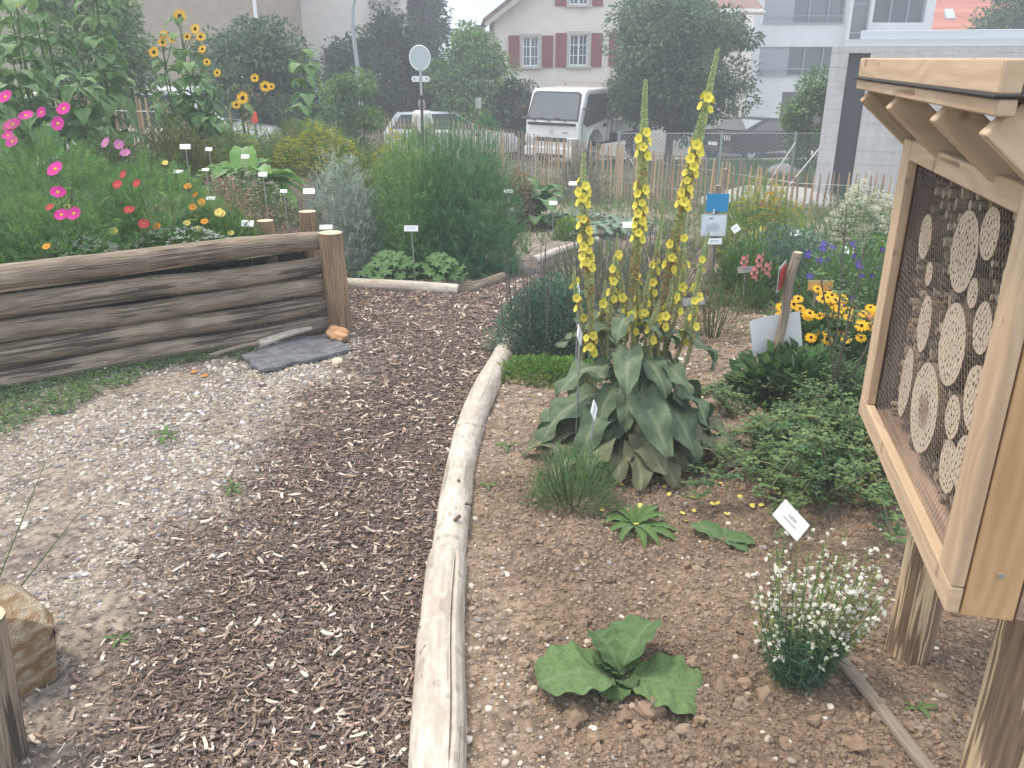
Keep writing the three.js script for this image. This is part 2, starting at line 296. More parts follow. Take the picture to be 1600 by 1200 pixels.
{
  reseed(77);
  const chipGeo = (k) => { const g = new THREE.BoxGeometry(1, 1, 1, 2, 1, 1), p = g.attributes.position; for (let i = 0; i < p.count; i++) { const x = p.getX(i), b = Math.abs(x) < 0.1; const key = Math.round(x * 10) * 31 + Math.sign(p.getZ(i)) * 7 + k * 101, q = b ? 1 : 0.55 + 0.4 * hash(key, 3); p.setXYZ(i, x + 0.18 * (hash(key, 9) - 0.5), p.getY(i) + (b ? (hash(k, 4) - 0.5) * 1.4 : 0), p.getZ(i) * q + (b ? (hash(k, 5) - 0.5) * 0.5 : 0)); } g.computeVertexNormals(); return g.toNonIndexed(); };
  const pal = [[0.07, 0.052, 0.043], [0.105, 0.075, 0.06], [0.14, 0.1, 0.078], [0.12, 0.083, 0.067], [0.19, 0.14, 0.11], [0.155, 0.105, 0.085], [0.27, 0.21, 0.165], [0.47, 0.385, 0.3], [0.55, 0.46, 0.365], [0.095, 0.078, 0.068]];
  const lists = [[], [], [], []], N = 150000;
  for (let k = 0; k < N; k++) {
    const d = 1.05 + 6.6 * rnd() ** 1.75, x = rr(-1.75, 0.7), z = -d; if (Math.abs(x) > d * 0.85 + 0.2) continue;
    const w = chipW(x, z); if (rnd() > w * 0.97 + (x < pl(logLine, z) && x > -2.4 ? 0.035 : 0)) continue;
    const big = rnd(), far = 1 + Math.max(0, d - 3) * 0.16, L = (big < 0.6 ? rr(0.008, 0.018) : big < 0.94 ? rr(0.014, 0.028) : rr(0.028, 0.046)) * far, W = L * rr(0.11, 0.4), c = vary(big > 0.82 ? pick(pal) : pal[Math.floor(rnd() * 7)], 0.22).map((q) => q * 1.3);
    lists[k % 4].push({ p: [x, gnd(x, z) + rr(0.001, 0.012) + (rnd() < 0.2 ? 0.008 : 0), z], r: [gauss() * 0.28, rr(0, 6.28), gauss() * 0.3], s: [L, Math.max(0.0015, W * rr(0.15, 0.4)), Math.max(0.0028, Math.min(W, 0.011 * far))], c });
  }
  lists.forEach((l, k) => scatter('wood_chips', chipGeo(k), std({ roughness: 0.95 }), l));
  // pebbles of the gravel and of the bed
  const pp = [[0.42, 0.36, 0.3], [0.52, 0.46, 0.39], [0.36, 0.31, 0.27], [0.62, 0.57, 0.5], [0.28, 0.26, 0.26], [0.33, 0.28, 0.23], [0.46, 0.39, 0.31], [0.24, 0.22, 0.22], [0.7, 0.66, 0.6]];
  const peb = [[], []];
  for (let k = 0; k < 150000; k++) {
    const d = 1.1 + 6 * rnd() ** 1.5, x = rr(-3.6, 1.9), z = -d; if (Math.abs(x) > d * 0.75 + 0.4) continue;
    const r = pl(logLine, z), cw = chipW(x, z), left = x < r; let pr = left ? (1 - cw) * sstep(0.3, 0.62, fbm(x * 1.6 + 20, z * 1.6, 3)) * 0.95 + 0.05 * (1 - cw) + 0.012 : 0.05 + 0.16 * (1 - soilW(x, z)); if (left && z < -5.2) pr *= 0.2;
    if (rnd() > pr) continue;
    const s = (rnd() < 0.88 ? rr(0.0025, 0.0065) : rr(0.006, 0.012)) * (1 + Math.max(0, d - 3) * 0.12), c = vary(pick(pp), 0.12);
    peb[k % 2].push({ p: [x, gnd(x, z) + s * 0.2, z], r: [gauss() * 0.3, rr(0, 6.3), gauss() * 0.3], s: [s * rr(0.9, 1.6), s * rr(0.5, 0.8), s], c: left ? c.map((q) => q * 0.84) : [c[0] * 0.95, c[1] * 0.9, c[2] * 0.85] });
  }
  peb.forEach((l, k) => scatter('pebbles', lumpGeo(k + 3, 0.22), std({ roughness: 0.8 }), l));
  // soil crumbs and clods
  const cl = [[], [], []];
  for (let k = 0; k < 90000; k++) {
    const d = 1.1 + 5.5 * rnd() ** 1.5, x = rr(-0.25, 2.4), z = -d, r = pl(logLine, z); if (x < r + 0.07 || x > d * 0.75 + 0.3) continue;
    const sw = soilW(x, z); if (rnd() > 0.25 + 0.75 * sw) continue;
    const b = rnd(), s = (b < 0.78 ? rr(0.0018, 0.005) : b < 0.988 ? rr(0.004, 0.009) : rr(0.008, 0.017)) * (1 + Math.max(0, d - 3) * 0.1), n = fbm(x * 3, z * 3, 2), c = vary(lerp3([0.205, 0.142, 0.096], [0.36, 0.27, 0.195], clamp(1 - sw + (n - 0.5) + 0.25)), 0.16);
    cl[k % 3].push({ p: [x, gnd(x, z) + s * 0.25, z], r: [rr(0, 6), rr(0, 6.3), rr(0, 6)], s: [s * rr(0.8, 1.3), s * rr(0.7, 1), s], c });
  }
  for (const [x, z, s] of [[0.17, -1.72, 0.034], [0.375, -1.735, 0.036], [0.30, -1.72, 0.022], [0.5, -1.7, 0.02], [0.45, -1.66, 0.024], [0.56, -1.62, 0.02], [0.66, -1.85, 0.022], [0.7, -1.8, 0.026], [0.35, -1.62, 0.018], [0.88, -1.62, 0.03], [0.92, -1.55, 0.03], [0.08, -1.6, 0.018], [0.21, -1.64, 0.02], [0.52, -1.92, 0.024], [0.1, -2.05, 0.02], [0.33, -2.35, 0.02], [0.66, -2.45, 0.022], [0.8, -1.7, 0.022], [0.62, -1.75, 0.022]])
    cl[0].push({ p: [x, gnd(x, z) + s * 0.45, z], r: [rr(0, 6), rr(0, 6), 0], s: [s * 0.95, s * 0.75, s * 0.85], c: vary([0.26, 0.185, 0.128], 0.12) });
  cl.forEach((l, k) => scatter('soil_crumbs', (() => { const q = lumpGeo(k + 11, 0.75).toNonIndexed(); q.computeVertexNormals(); return q; })(), std({ roughness: 1, bumpMap: null }), l));
  // yellow petals dropped round the mullein
  const pt = []; for (let k = 0; k < 90; k++) { const x = rr(0.35, 1.15), z = rr(-3.6, -2.7); if (rnd() > 0.75) continue; pt.push({ p: [x, gnd(x, z) + 0.012, z], r: [gauss() * 0.4, rr(0, 6), gauss() * 0.4], s: [0.012, 0.002, 0.009], c: vary([0.75, 0.6, 0.12], 0.15) }); }
  scatter('fallen_petals', lumpGeo(31, 0.2), std({ roughness: 0.8 }), pt);
}

// ================= far ground: road, lawn =================
const sheet = (pts, y) => { const g = new THREE.ShapeGeometry(new THREE.Shape(pts.map(([x, z]) => new THREE.Vector2(x, -z)))).rotateX(-Math.PI / 2); g.translate(0, y, 0); const p = g.attributes.position, u = g.attributes.uv; for (let i = 0; i < p.count; i++) u.setXY(i, p.getX(i), p.getZ(i)); return g; };
M.asphalt = std({ map: fineCol([0.16, 0.16, 0.165], [0.24, 0.24, 0.24]), bumpMap: noiseBump, bumpScale: 0.004, roughness: 0.95 });
{
  // road follows the dip behind the fence
  const g = new GB(); let pr = null;
  for (let k = 0; k <= 24; k++) { const z = -20.6 - k * 0.42, a = g.v(-30, T0(z) + 0.012, z, [1, 1, 1], -30, z), b = g.v(3.2, T0(z) + 0.012, z, [1, 1, 1], 3.2, z); if (pr) { g.t(pr[0], pr[1], b); g.t(pr[0], b, a); } pr = [a, b]; }
  structure(mesh('road', g.geo(), M.asphalt));
  const d = new GB(); pr = null;
  for (let k = 0; k <= 12; k++) { const z = -26 - k * 1.2, a = d.v(3.6, T0(z) + 0.014, z, [1, 1, 1], 3.6, z), b = d.v(26, T0(z) + 0.014, z, [1, 1, 1], 26, z); if (pr) { d.t(pr[0], pr[1], b); d.t(pr[0], b, a); } pr = [a, b]; }
  structure(mesh('driveway', d.geo(), std({ map: fineCol([0.42, 0.4, 0.38], [0.52, 0.5, 0.47]), roughness: 0.95 })));
}
// ================= buildings =================
const plaster = (a, b) => std({ map: fineCol(a, b, 10), bumpMap: noiseBump, bumpScale: 0.004, roughness: 0.95 });
M.cream = plaster([0.72, 0.66, 0.56], [0.78, 0.72, 0.62]);
M.beige = plaster([0.34, 0.27, 0.20], [0.40, 0.32, 0.24]);
M.shutter = plain(0.23, 0.035, 0.05, 0.6);
M.stone = plain(0.5, 0.46, 0.4, 0.9);
M.tile = std({ map: fineCol([0.17, 0.1, 0.08], [0.28, 0.17, 0.13], 30), roughness: 0.9 });
M.pane = new THREE.MeshPhysicalMaterial({ color: lin(0.10, 0.12, 0.13), roughness: 0.08, clearcoat: 0.6, side: THREE.DoubleSide });
M.net = plain(0.6, 0.6, 0.6, 0.9);
function uvMetres(g, s = 0.4) { const p = g.attributes.position, n = g.attributes.normal, u = g.attributes.uv; for (let i = 0; i < p.count; i++) Math.abs(n.getX(i)) > 0.7 ? u.setXY(i, p.getZ(i) * s, p.getY(i) * s) : u.setXY(i, p.getX(i) * s, p.getY(i) * s); return g; }
function shutteredWindow(par, x0, y0, x1, y1, zf, { cols = 2, rows = 3, shutters = 2, sill = true, fr = M.white } = {}) {
  const w = new THREE.Group(); w.name = 'window'; par.add(w); w.position.set((x0 + x1) / 2, y0, zf); const W = x1 - x0, Hh = y1 - y0, t = 0.05;
  mesh('pane', box(W, Hh, 0.01, 0, Hh / 2, -0.16), M.pane, w);
  mesh('curtain', box(W * 0.9, Hh * 0.94, 0.01, 0, Hh / 2, -0.22), M.net, w);
  mesh('frame', mergeGeometries([box(t, Hh, 0.06, -W / 2 + t / 2, Hh / 2, -0.13), box(t, Hh, 0.06, W / 2 - t / 2, Hh / 2, -0.13), box(W - 2 * t, t, 0.06, 0, t / 2, -0.13), box(W - 2 * t, t, 0.06, 0, Hh - t / 2, -0.13), box(0.06, Hh - 2 * t, 0.056, 0, Hh / 2, -0.13)]), fr, w);
  for (let k = 1; k < rows; k++) mesh('glazing_bar', box(W - 2 * t, 0.025, 0.03, 0, Hh * k / rows, -0.135), fr, w);
  for (const s of [-1, 1]) if (cols === 2) mesh('glazing_bar', box(0.022, Hh - 2 * t, 0.028, s * W * 0.25, Hh / 2, -0.1352), fr, w);
  if (sill) mesh('sill', box(W + 0.24, 0.07, 0.2, 0, -0.035, 0.04), M.stone, w);
  mesh('surround', mergeGeometries([box(0.1, Hh, 0.03, -W / 2 - 0.05, Hh / 2, 0.012), box(0.1, Hh, 0.03, W / 2 + 0.05, Hh / 2, 0.012), box(W + 0.2, 0.1, 0.03, 0, Hh + 0.05, 0.012)]), M.stone, w);
  for (const s of [-1, 1]) if (shutters === 2 || shutters === s) {
    const sh = mesh('shutter', rbox(0.38, Hh + 0.08, 0.04, 0.006, (x0 + x1) / 2 + s * (W / 2 + 0.1 + 0.2), y0 + Hh / 2, zf + 0.045), M.shutter, par);
    for (const k of [-0.3, 0.3]) mesh('batten', box(0.3, 0.05, 0.02, (x0 + x1) / 2 + s * (W / 2 + 0.3), y0 + Hh / 2 + Hh * k, zf + 0.075), M.shutter, sh);
  }
}
{ // cream house with red shutters
  const h = thing('house', 'cream plastered gabled house with dark red window shutters behind the truck', 'house', [-0.6, -1.75, -31.1], 0.05), Y = 0.65;
  const win = [[0.97, 2.47 + Y, 1.55, 3.44 + Y], [2.62, 2.49 + Y, 3.28, 3.52 + Y], [4.5, 2.51 + Y, 5.16, 3.54 + Y], [1.98 + 0.6, 4.45 + Y, 3.25, 5.4 + Y], [4.5, 0.78 + Y, 5.16, 1.72 + Y], [6.95, 2.5 + Y, 7.6, 3.5 + Y]];
  const g = prism([[0, 0], [8.8, 0], [8.8, 4.25 + Y], [6.1, 4.25 + Y], [3.0, 6.25 + Y], [0, 4.05 + Y]], 0.3, 0, win.map((w) => rect(...w)));
  mesh('wall', uvMetres(g), M.cream, h).position.z = -0.15;
  mesh('wall', uvMetres(prism([[0, 0], [7, 0], [7, 4.05 + Y], [0, 4.05 + Y]], 0.3)).rotateY(Math.PI / 2).translate(0.15, 0, -0.32), M.cream, h);
  mesh('wall', uvMetres(prism([[0, 0], [7, 0], [7, 4.2 + Y], [0, 4.2 + Y]], 0.3)).rotateY(Math.PI / 2).translate(8.65, 0, -0.32), M.cream, h);
  win.forEach((w, k) => shutteredWindow(h, ...w, 0, { shutters: k === 5 ? 1 : 2 }));
  const roofSlab = (x0, y0, x1, y1) => { const L = Math.hypot(x1 - x0, y1 - y0), m = mesh('roof', uvMetres(box(L, 0.16, 8.2), 0.3), M.tile, h); m.position.set((x0 + x1) / 2, (y0 + y1) / 2 + 0.14, -3.6); m.rotation.z = Math.atan2(y1 - y0, x1 - x0); return m; };
  roofSlab(-0.35, 3.8 + Y, 3.0, 6.25 + Y); roofSlab(3.0, 6.25 + Y, 6.2, 4.2 + Y);
  mesh('verge_board', box(4.1, 0.14, 0.05), M.stone, h).position.set(1.32, 5.0 + Y, 0.48); h.children.at(-1).rotation.z = 0.631;
  const wr = mesh('roof', uvMetres(box(3.1, 0.14, 4.2), 0.3), M.tile, h); wr.position.set(7.75, 4.98 + Y, -1.55); wr.rotation.x = 0.36;
  mesh('gutter', new THREE.CylinderGeometry(0.07, 0.07, 3.1, 10).rotateZ(Math.PI / 2).translate(7.75, 4.2 + Y, 0.5), M.stone, h);
  mesh('soffit', box(3.0, 0.05, 0.5, 7.75, 4.3 + Y, 0.22), M.white, h);
  mesh('downpipe', new THREE.CylinderGeometry(0.045, 0.045, 4.1 + Y, 8).translate(8.7, 2.1 + Y / 2, 0.08), M.stone, h);
}
{ // modern white block
  const b = thing('apartment_block', 'modern white apartment block with long dark ribbon windows and grey roller blinds', 'building', [9.8, -1.7, -36], 0);
  M.render = plaster([0.66, 0.67, 0.68], [0.72, 0.73, 0.74]); M.blind = plain(0.36, 0.39, 0.42, 0.6); M.alu = plain(0.3, 0.33, 0.36, 0.5, { metalness: 0.4 });
  const Y = 1.7;
  const rows = [[Y + 1.0, Y + 2.07], [Y + 2.97, Y + 4.05]], opens = [];
  for (const [a, c] of rows) { opens.push(rect(0.25, a, 3.5, c)); opens.push(rect(4.62, a, 6.7, c)); }
  opens.push(rect(1.35, 0.02, 6.4, Y + 0.35));
  mesh('wall', uvMetres(prism(rect(0, 0, 7.05, Y + 6), 0.35, 0, opens)), M.render, b).position.z = -0.175;
  mesh('wall', uvMetres(box(0.3, Y + 6, 9, 0.15, (Y + 6) / 2, -4.86)), M.render, b); mesh('wall', uvMetres(box(0.3, Y + 6, 9, 6.9, (Y + 6) / 2, -4.86)), M.render, b);
  mesh('back_wall', box(6.4, Y + 5.5, 0.2, 3.5, (Y + 5.5) / 2, -4), plain(0.22, 0.22, 0.22), b);
  for (const [a, c] of rows) {
    const w = new THREE.Group(); w.name = 'window'; b.add(w);
    mesh('blind', mergeGeometries(Array.from({ length: 14 }, (_, k) => box(1.16, (c - a) / 14 - 0.012, 0.03, 0.86, a + (k + 0.5) * (c - a) / 14, -0.1))), M.blind, w);
    mesh('pane', box(2.02, c - a, 0.02, 2.48, (a + c) / 2, -0.22), M.pane, w);
    for (const x of [1.46, 2.1, 2.86, 3.46]) mesh('mullion', box(0.06, c - a, 0.07, x, (a + c) / 2, -0.16), M.alu, w);
    mesh('rail', box(3.2, 0.04, 0.04, 1.87, a + 0.24, 0.06), M.alu, w); mesh('sill', box(3.25, 0.05, 0.1, 1.87, a - 0.026, 0.03), M.alu, w);
    const v = new THREE.Group(); v.name = 'window'; b.add(v);
    mesh('pane', box(2.06, c - a, 0.02, 5.66, (a + c) / 2, -0.22), M.pane, v);
    for (const x of [4.66, 5.35, 6.05, 6.66]) mesh('mullion', box(0.06, c - a, 0.07, x, (a + c) / 2, -0.16), M.alu, v);
  }
  for (const x of [3.62, 4.45]) mesh('pilaster', box(0.12, Y + 5.8, 0.3, x, (Y + 5.8) / 2, 0.13), M.render, b);
  mesh('stair_window', box(0.7, 4.6, 0.03, 4.03, Y + 2.6, 0.02), M.pane, b); for (let k = 0; k < 5; k++) mesh('mullion', box(0.7, 0.05, 0.05, 4.03, Y + 0.5 + k * 1.05, 0.03), M.alu, b);
  mesh('corner_pipe', new THREE.CylinderGeometry(0.07, 0.07, Y + 5.8, 8).translate(-0.1, (Y + 5.8) / 2, 0.1), M.render, b);
}
{ // concrete utility building
  const b = thing('concrete_shed', 'grey board-marked concrete utility building with tall dark door slot and metal roof edge', 'building', [5.76, -1.15, -16], -0.36);
  const ct = std({ map: tex(512, 512, (u, v) => { const k = 0.5 + (fbm(u * 6, v * 6, 5, 6) - 0.5) * 0.18 + (fbm(u * 40, v * 2, 3, 40) - 0.5) * 0.12 + (fbm(u * 64, v * 64, 3, 64) - 0.5) * 0.08; return [k, k * 0.99, k * 0.97]; }), bumpMap: noiseBump, bumpScale: 0.003, roughness: 0.9 });
  for (const [x0, x1] of [[0, 0.3], [0.66, 6.5]]) for (let r = 0; r < 12; r++) mesh('concrete_course', uvMetres(rbox(x1 - x0, 0.238, 0.35, 0.004, (x0 + x1) / 2, 0.12 + r * 0.24, -0.17), 0.35).translate(0, 0, (hash(r, 3) - 0.5) * 0.004), ct, b);
  mesh('lintel', uvMetres(box(6.5, 0.1, 0.36, 3.25, 2.935, -0.176), 0.35), ct, b);
  mesh('door', box(0.36, 2.88, 0.06, 0.48, 1.44, -0.2), plain(0.055, 0.065, 0.075, 0.5), b);
  mesh('side_wall', uvMetres(box(0.3, 2.98, 3.6, 0.15, 1.49, -2.16), 0.35), ct, b);
  mesh('roof', box(6.6, 0.12, 4.2, 3.5, 3.05, -2.2), plain(0.5, 0.52, 0.54, 0.5), b);
  mesh('roof_flashing', rbox(6.4, 0.2, 0.06, 0.01, 3.65, 3.16, -0.42), plain(0.52, 0.55, 0.58, 0.45, { metalness: 0.3 }), b);
}
{ // beige and cream buildings up left
  const b = thing('beige_house', 'plain beige brown plastered house wall behind the sunflowers with a white downpipe', 'building', [-24, -1.7, -30.2], 0);
  mesh('wall', uvMetres(box(15.4, 9, 0.4, 7.7, 4.5, -0.2)), M.beige, b); mesh('wall', uvMetres(box(0.4, 9, 8, 15.2, 4.5, -4.42)), M.beige, b);
  mesh('downpipe', new THREE.CylinderGeometry(0.06, 0.06, 9, 10).translate(15.44, 4.5, 0.1), M.white, b);
  const c = thing('cream_house', 'pale cream gable wall with small attic window behind the dark shrubs', 'building', [-11.5, -1.7, -37], 0);
  mesh('wall', uvMetres(prism(rect(0, 0, 7.2, 9), 0.4, 0, [rect(1.5, 5.0, 2.1, 6.2)])), plaster([0.7, 0.66, 0.6], [0.76, 0.72, 0.66]), c);
  shutteredWindow(c, 1.5, 5.0, 2.1, 6.2, 0.2, { shutters: 0, cols: 1, rows: 2 });
  const eb = mesh('eave_board', box(1.6, 0.16, 0.3, 0, 0, 0), plain(0.24, 0.15, 0.1), c); eb.position.set(2.5, 5.35, 0.4); eb.rotation.z = 0.7;
  const d = thing('distant_house', 'small distant white house with dark tiled roof between the pale tree and the cream house', 'house', [-2.6, -1.7, -47], 0);
  mesh('wall', uvMetres(prism([[0, 0], [4, 0], [4, 3.3], [0, 3.3]], 0.3)), M.render, d);
  for (const x of [1.0, 2.6]) { const w = mesh('window', box(0.5, 0.9, 0.05, x, 2.2, 0.16), M.white, d); mesh('pane', box(0.36, 0.76, 0.02, x, 2.2, 0.2), M.pane, w); }
  const r = mesh('roof', uvMetres(box(4.4, 0.16, 2.6), 0.3), plain(0.08, 0.07, 0.07), d); r.position.set(2, 3.9, -0.8); r.rotation.x = 0.6;
  const e = thing('red_roof_house', 'distant house with a bright orange red tiled roof and one skylight', 'house', [21.5, -1.7, -50], 0);
  mesh('wall', uvMetres(box(10, 4.4, 0.4, 5, 2.2, 0)), M.cream, e);
  const rf = new THREE.Group(); rf.name = 'roof'; e.add(rf); rf.position.set(5, 4.4, 0.5); rf.rotation.x = -0.75;
  const rt = [plain(0.55, 0.17, 0.10, 0.85), plain(0.48, 0.14, 0.085, 0.85), plain(0.6, 0.2, 0.12, 0.85)];
  for (let k = 0; k < 12; k++) mesh('tile_course', box(10.4, 0.36, 0.06, 0, 0.17 + k * 0.33, 0).rotateX(0.06), rt[k % 3], rf);
  const sk = mesh('skylight', box(0.6, 0.8, 0.1, -2.0, 1.6, 0.08), M.alu, e); sk.position.set(5, 4.4, 0.5); sk.rotation.x = -0.75; mesh('pane', box(0.48, 0.66, 0.02, -2.0, 1.6, 0.14), plain(0.5, 0.56, 0.6, 0.1), sk);
}

// ================= chestnut paling fence =================
{
  reseed(5);
  const woods = [plain(0.42, 0.29, 0.17, 0.9), plain(0.34, 0.235, 0.15, 0.9), plain(0.48, 0.35, 0.22, 0.9), plain(0.28, 0.21, 0.15, 0.9)];
  const shapes = Array.from({ length: 5 }, (_, k) => { const g = new THREE.BoxGeometry(0.034, 1, 0.02, 1, 4, 1).translate(0, 0.5, 0), p = g.attributes.position; for (let i = 0; i < p.count; i++) { const y = p.getY(i), q = Math.round(y * 4); p.setX(i, p.getX(i) * (y > 0.99 ? 0.5 : 0.85 + 0.3 * hash(q, k)) + (hash(q, k + 40) - 0.5) * 0.012); if (y < 0.99 && y > 0.9) p.setY(i, 0.95); } g.computeVertexNormals(); return g; });
  function paling(name, label, line, step) {
    const f = thing(name, label, 'fence', [0, 0, 0]); let left = 0; const wires = [[], []];
    for (let s = 0; s < line.length - 1; s++) {
      const a = line[s], b = line[s + 1], L = Math.hypot(b[0] - a[0], b[1] - a[1]); let d = left;
      for (; d < L; d += step * rr(0.8, 1.25)) {
        const t = d / L, x = mix(a[0], b[0], t), z = mix(a[1], b[1], t), top = mix(a[2], b[2], t) + gauss() * 0.035, base = mix(a[3], b[3], t);
        const m = mesh('picket', shapes[Math.floor(rnd() * 5)], woods[Math.floor(rnd() * 4)], f); m.position.set(x, base, z); m.scale.set(rr(0.8, 1.25), top - base, 1); m.rotation.set(gauss() * 0.03, Math.atan2(-(b[1] - a[1]), b[0] - a[0]), gauss() * 0.045);
      }
      left = d - L;
      wires[0].push(V(a[0], a[2] - 0.18, a[1] + 0.014)); wires[1].push(V(a[0], mix(a[2], a[3], 0.65), a[1] + 0.014));
    }
    for (const w of wires) { const e = line.at(-1); w.push(V(e[0], w === wires[0] ? e[2] - 0.18 : mix(e[2], e[3], 0.65), e[1] + 0.014)); const g = new GB(); tube(g, w, 0.004, 5, [1, 1, 1]); mesh('wire', g.geo(), M.metal, f); }
    return f;
  }
  paling('paling_fence', 'split chestnut paling fence running between the garden and the truck', [[-4.9, -24, 0.16, -1.1], [-1.67, -22.5, 0.15, -1.1], [0, -20.3, 0.07, -1.1], [0.85, -19, 0.0, -1.1], [2.07, -17.3, 0.02, -1.09], [2.95, -15.7, 0.0, -0.95], [3.81, -14.4, -0.01, -0.84], [4.57, -13.4, -0.03, -0.76], [6.4, -12.8, -0.03, -0.7]], 0.1);
  paling('paling_fence', 'short run of tall weathered palings in front of the white car', [[-6.9, -13.2, 1.1, -0.5], [-5.2, -13.0, 1.08, -0.5], [-3.9, -13.2, 0.92, -0.6]], 0.085);
  const rc = tag(mesh('red_cloth', prism([[-0.035, 0], [0.035, 0.01], [0.05, -0.14], [0.0, -0.17], [-0.05, -0.13]], 0.02, 0.006), plain(0.75, 0.12, 0.05, 0.8)), 'small red orange cloth tied to a paling beside the white van', 'cloth'); rc.position.set(-3.92, 0.88, -13.15);
  // posts of the fence
  for (const [x, z, h] of [[3.6, -14.35, -0.1], [1.35, -18.1, 0.05]]) { const g = new GB(); tube(g, curve([[x, T0(z), z], [x + 0.02, h, z]], 4), 0.05, 10, [1, 1, 1], { bump: 0.1 }); tag(mesh('fence_post', g.geo(), M.stake), x > 3 ? 'thick grey wooden fence post behind the blue notice' : 'thick grey wooden fence post behind the tall mullein', 'post'); }
}
{ // chain link fence with struts
  const f = thing('chain_link_fence', 'grey chain link fence with metal posts in front of the black car', 'fence', [0, 0, 0]);
  const x0 = 2.2, x1 = 6.6, z = -18, top = 0.18, bot = -1.05, g = new GB(), s = 0.085;
  const clipLine = (ax, dir) => { const y0 = bot, y1 = top; let a = V(ax, y0, z), b = V(ax + dir * (y1 - y0), y1, z); if (dir > 0 ? a.x > x1 : b.x > x1) return; const cut = (p, q, X) => { const t = (X - p.x) / (q.x - p.x); return V(X, mix(p.y, q.y, t), z); };
    for (const X of [x0, x1]) { const out = (p) => (X === x0 ? p.x < X : p.x > X); if (out(a) && out(b)) return; if (out(a)) a = cut(a, b, X); else if (out(b)) b = cut(a, b, X); } tube(g, [a, b], 0.004, 3, [1, 1, 1], { cap: false }); };
  for (let x = x0 - 1.4; x < x1 + 1.4; x += s) { clipLine(x, 1); clipLine(x, -1); }
  const wire = mesh('wire_mesh', g.geo(), plain(0.3, 0.34, 0.34, 0.5, { metalness: 0.5 }), f);
  mesh('top_wire', new THREE.CylinderGeometry(0.008, 0.008, x1 - x0, 6).rotateZ(Math.PI / 2).translate((x0 + x1) / 2, top, z), M.metal, f);
  for (const x of [2.25, 4.4, 5.95, 6.55]) mesh('post', new THREE.CylinderGeometry(0.028, 0.028, 1.4, 8).translate(x, -0.48, z + 0.03), plain(0.32, 0.38, 0.37, 0.5, { metalness: 0.4 }), f);
  for (const [ax, ay, bx, by] of [[5.95, 0.0, 5.3, -1.0], [6.55, 0.0, 5.75, -1.0], [2.3, -0.1, 3.0, -1.0]]) { const q = new GB(); tube(q, [V(ax, ay, z + 0.07), V(bx, by, z + 0.3)], 0.02, 7, [1, 1, 1]); mesh('strut', q.geo(), M.metal, f); }
  // heap of pale gravel and a boulder behind the palings
  const h = lumpGeo(51, 0.18, 3).scale(1.5, 0.34, 0.8); const hp = tag(mesh('gravel_heap', h, std({ map: fineCol([0.36, 0.345, 0.33], [0.5, 0.48, 0.46], 60), bumpMap: noiseBump, bumpScale: 0.03, roughness: 1 })), 'heap of pale gravel lying behind the palings by the concrete shed', 'gravel heap'); hp.position.set(5.1, -1.0, -16.2);
  const bo = tag(mesh('boulder', lumpGeo(52, 0.3, 2).scale(0.45, 0.28, 0.3), std({ map: fineCol([0.26, 0.255, 0.25], [0.42, 0.41, 0.4], 8), roughness: 0.95 })), 'low pale boulder on the grass behind the black car', 'boulder'); bo.position.set(6.8, -1.1, -21.2);
}
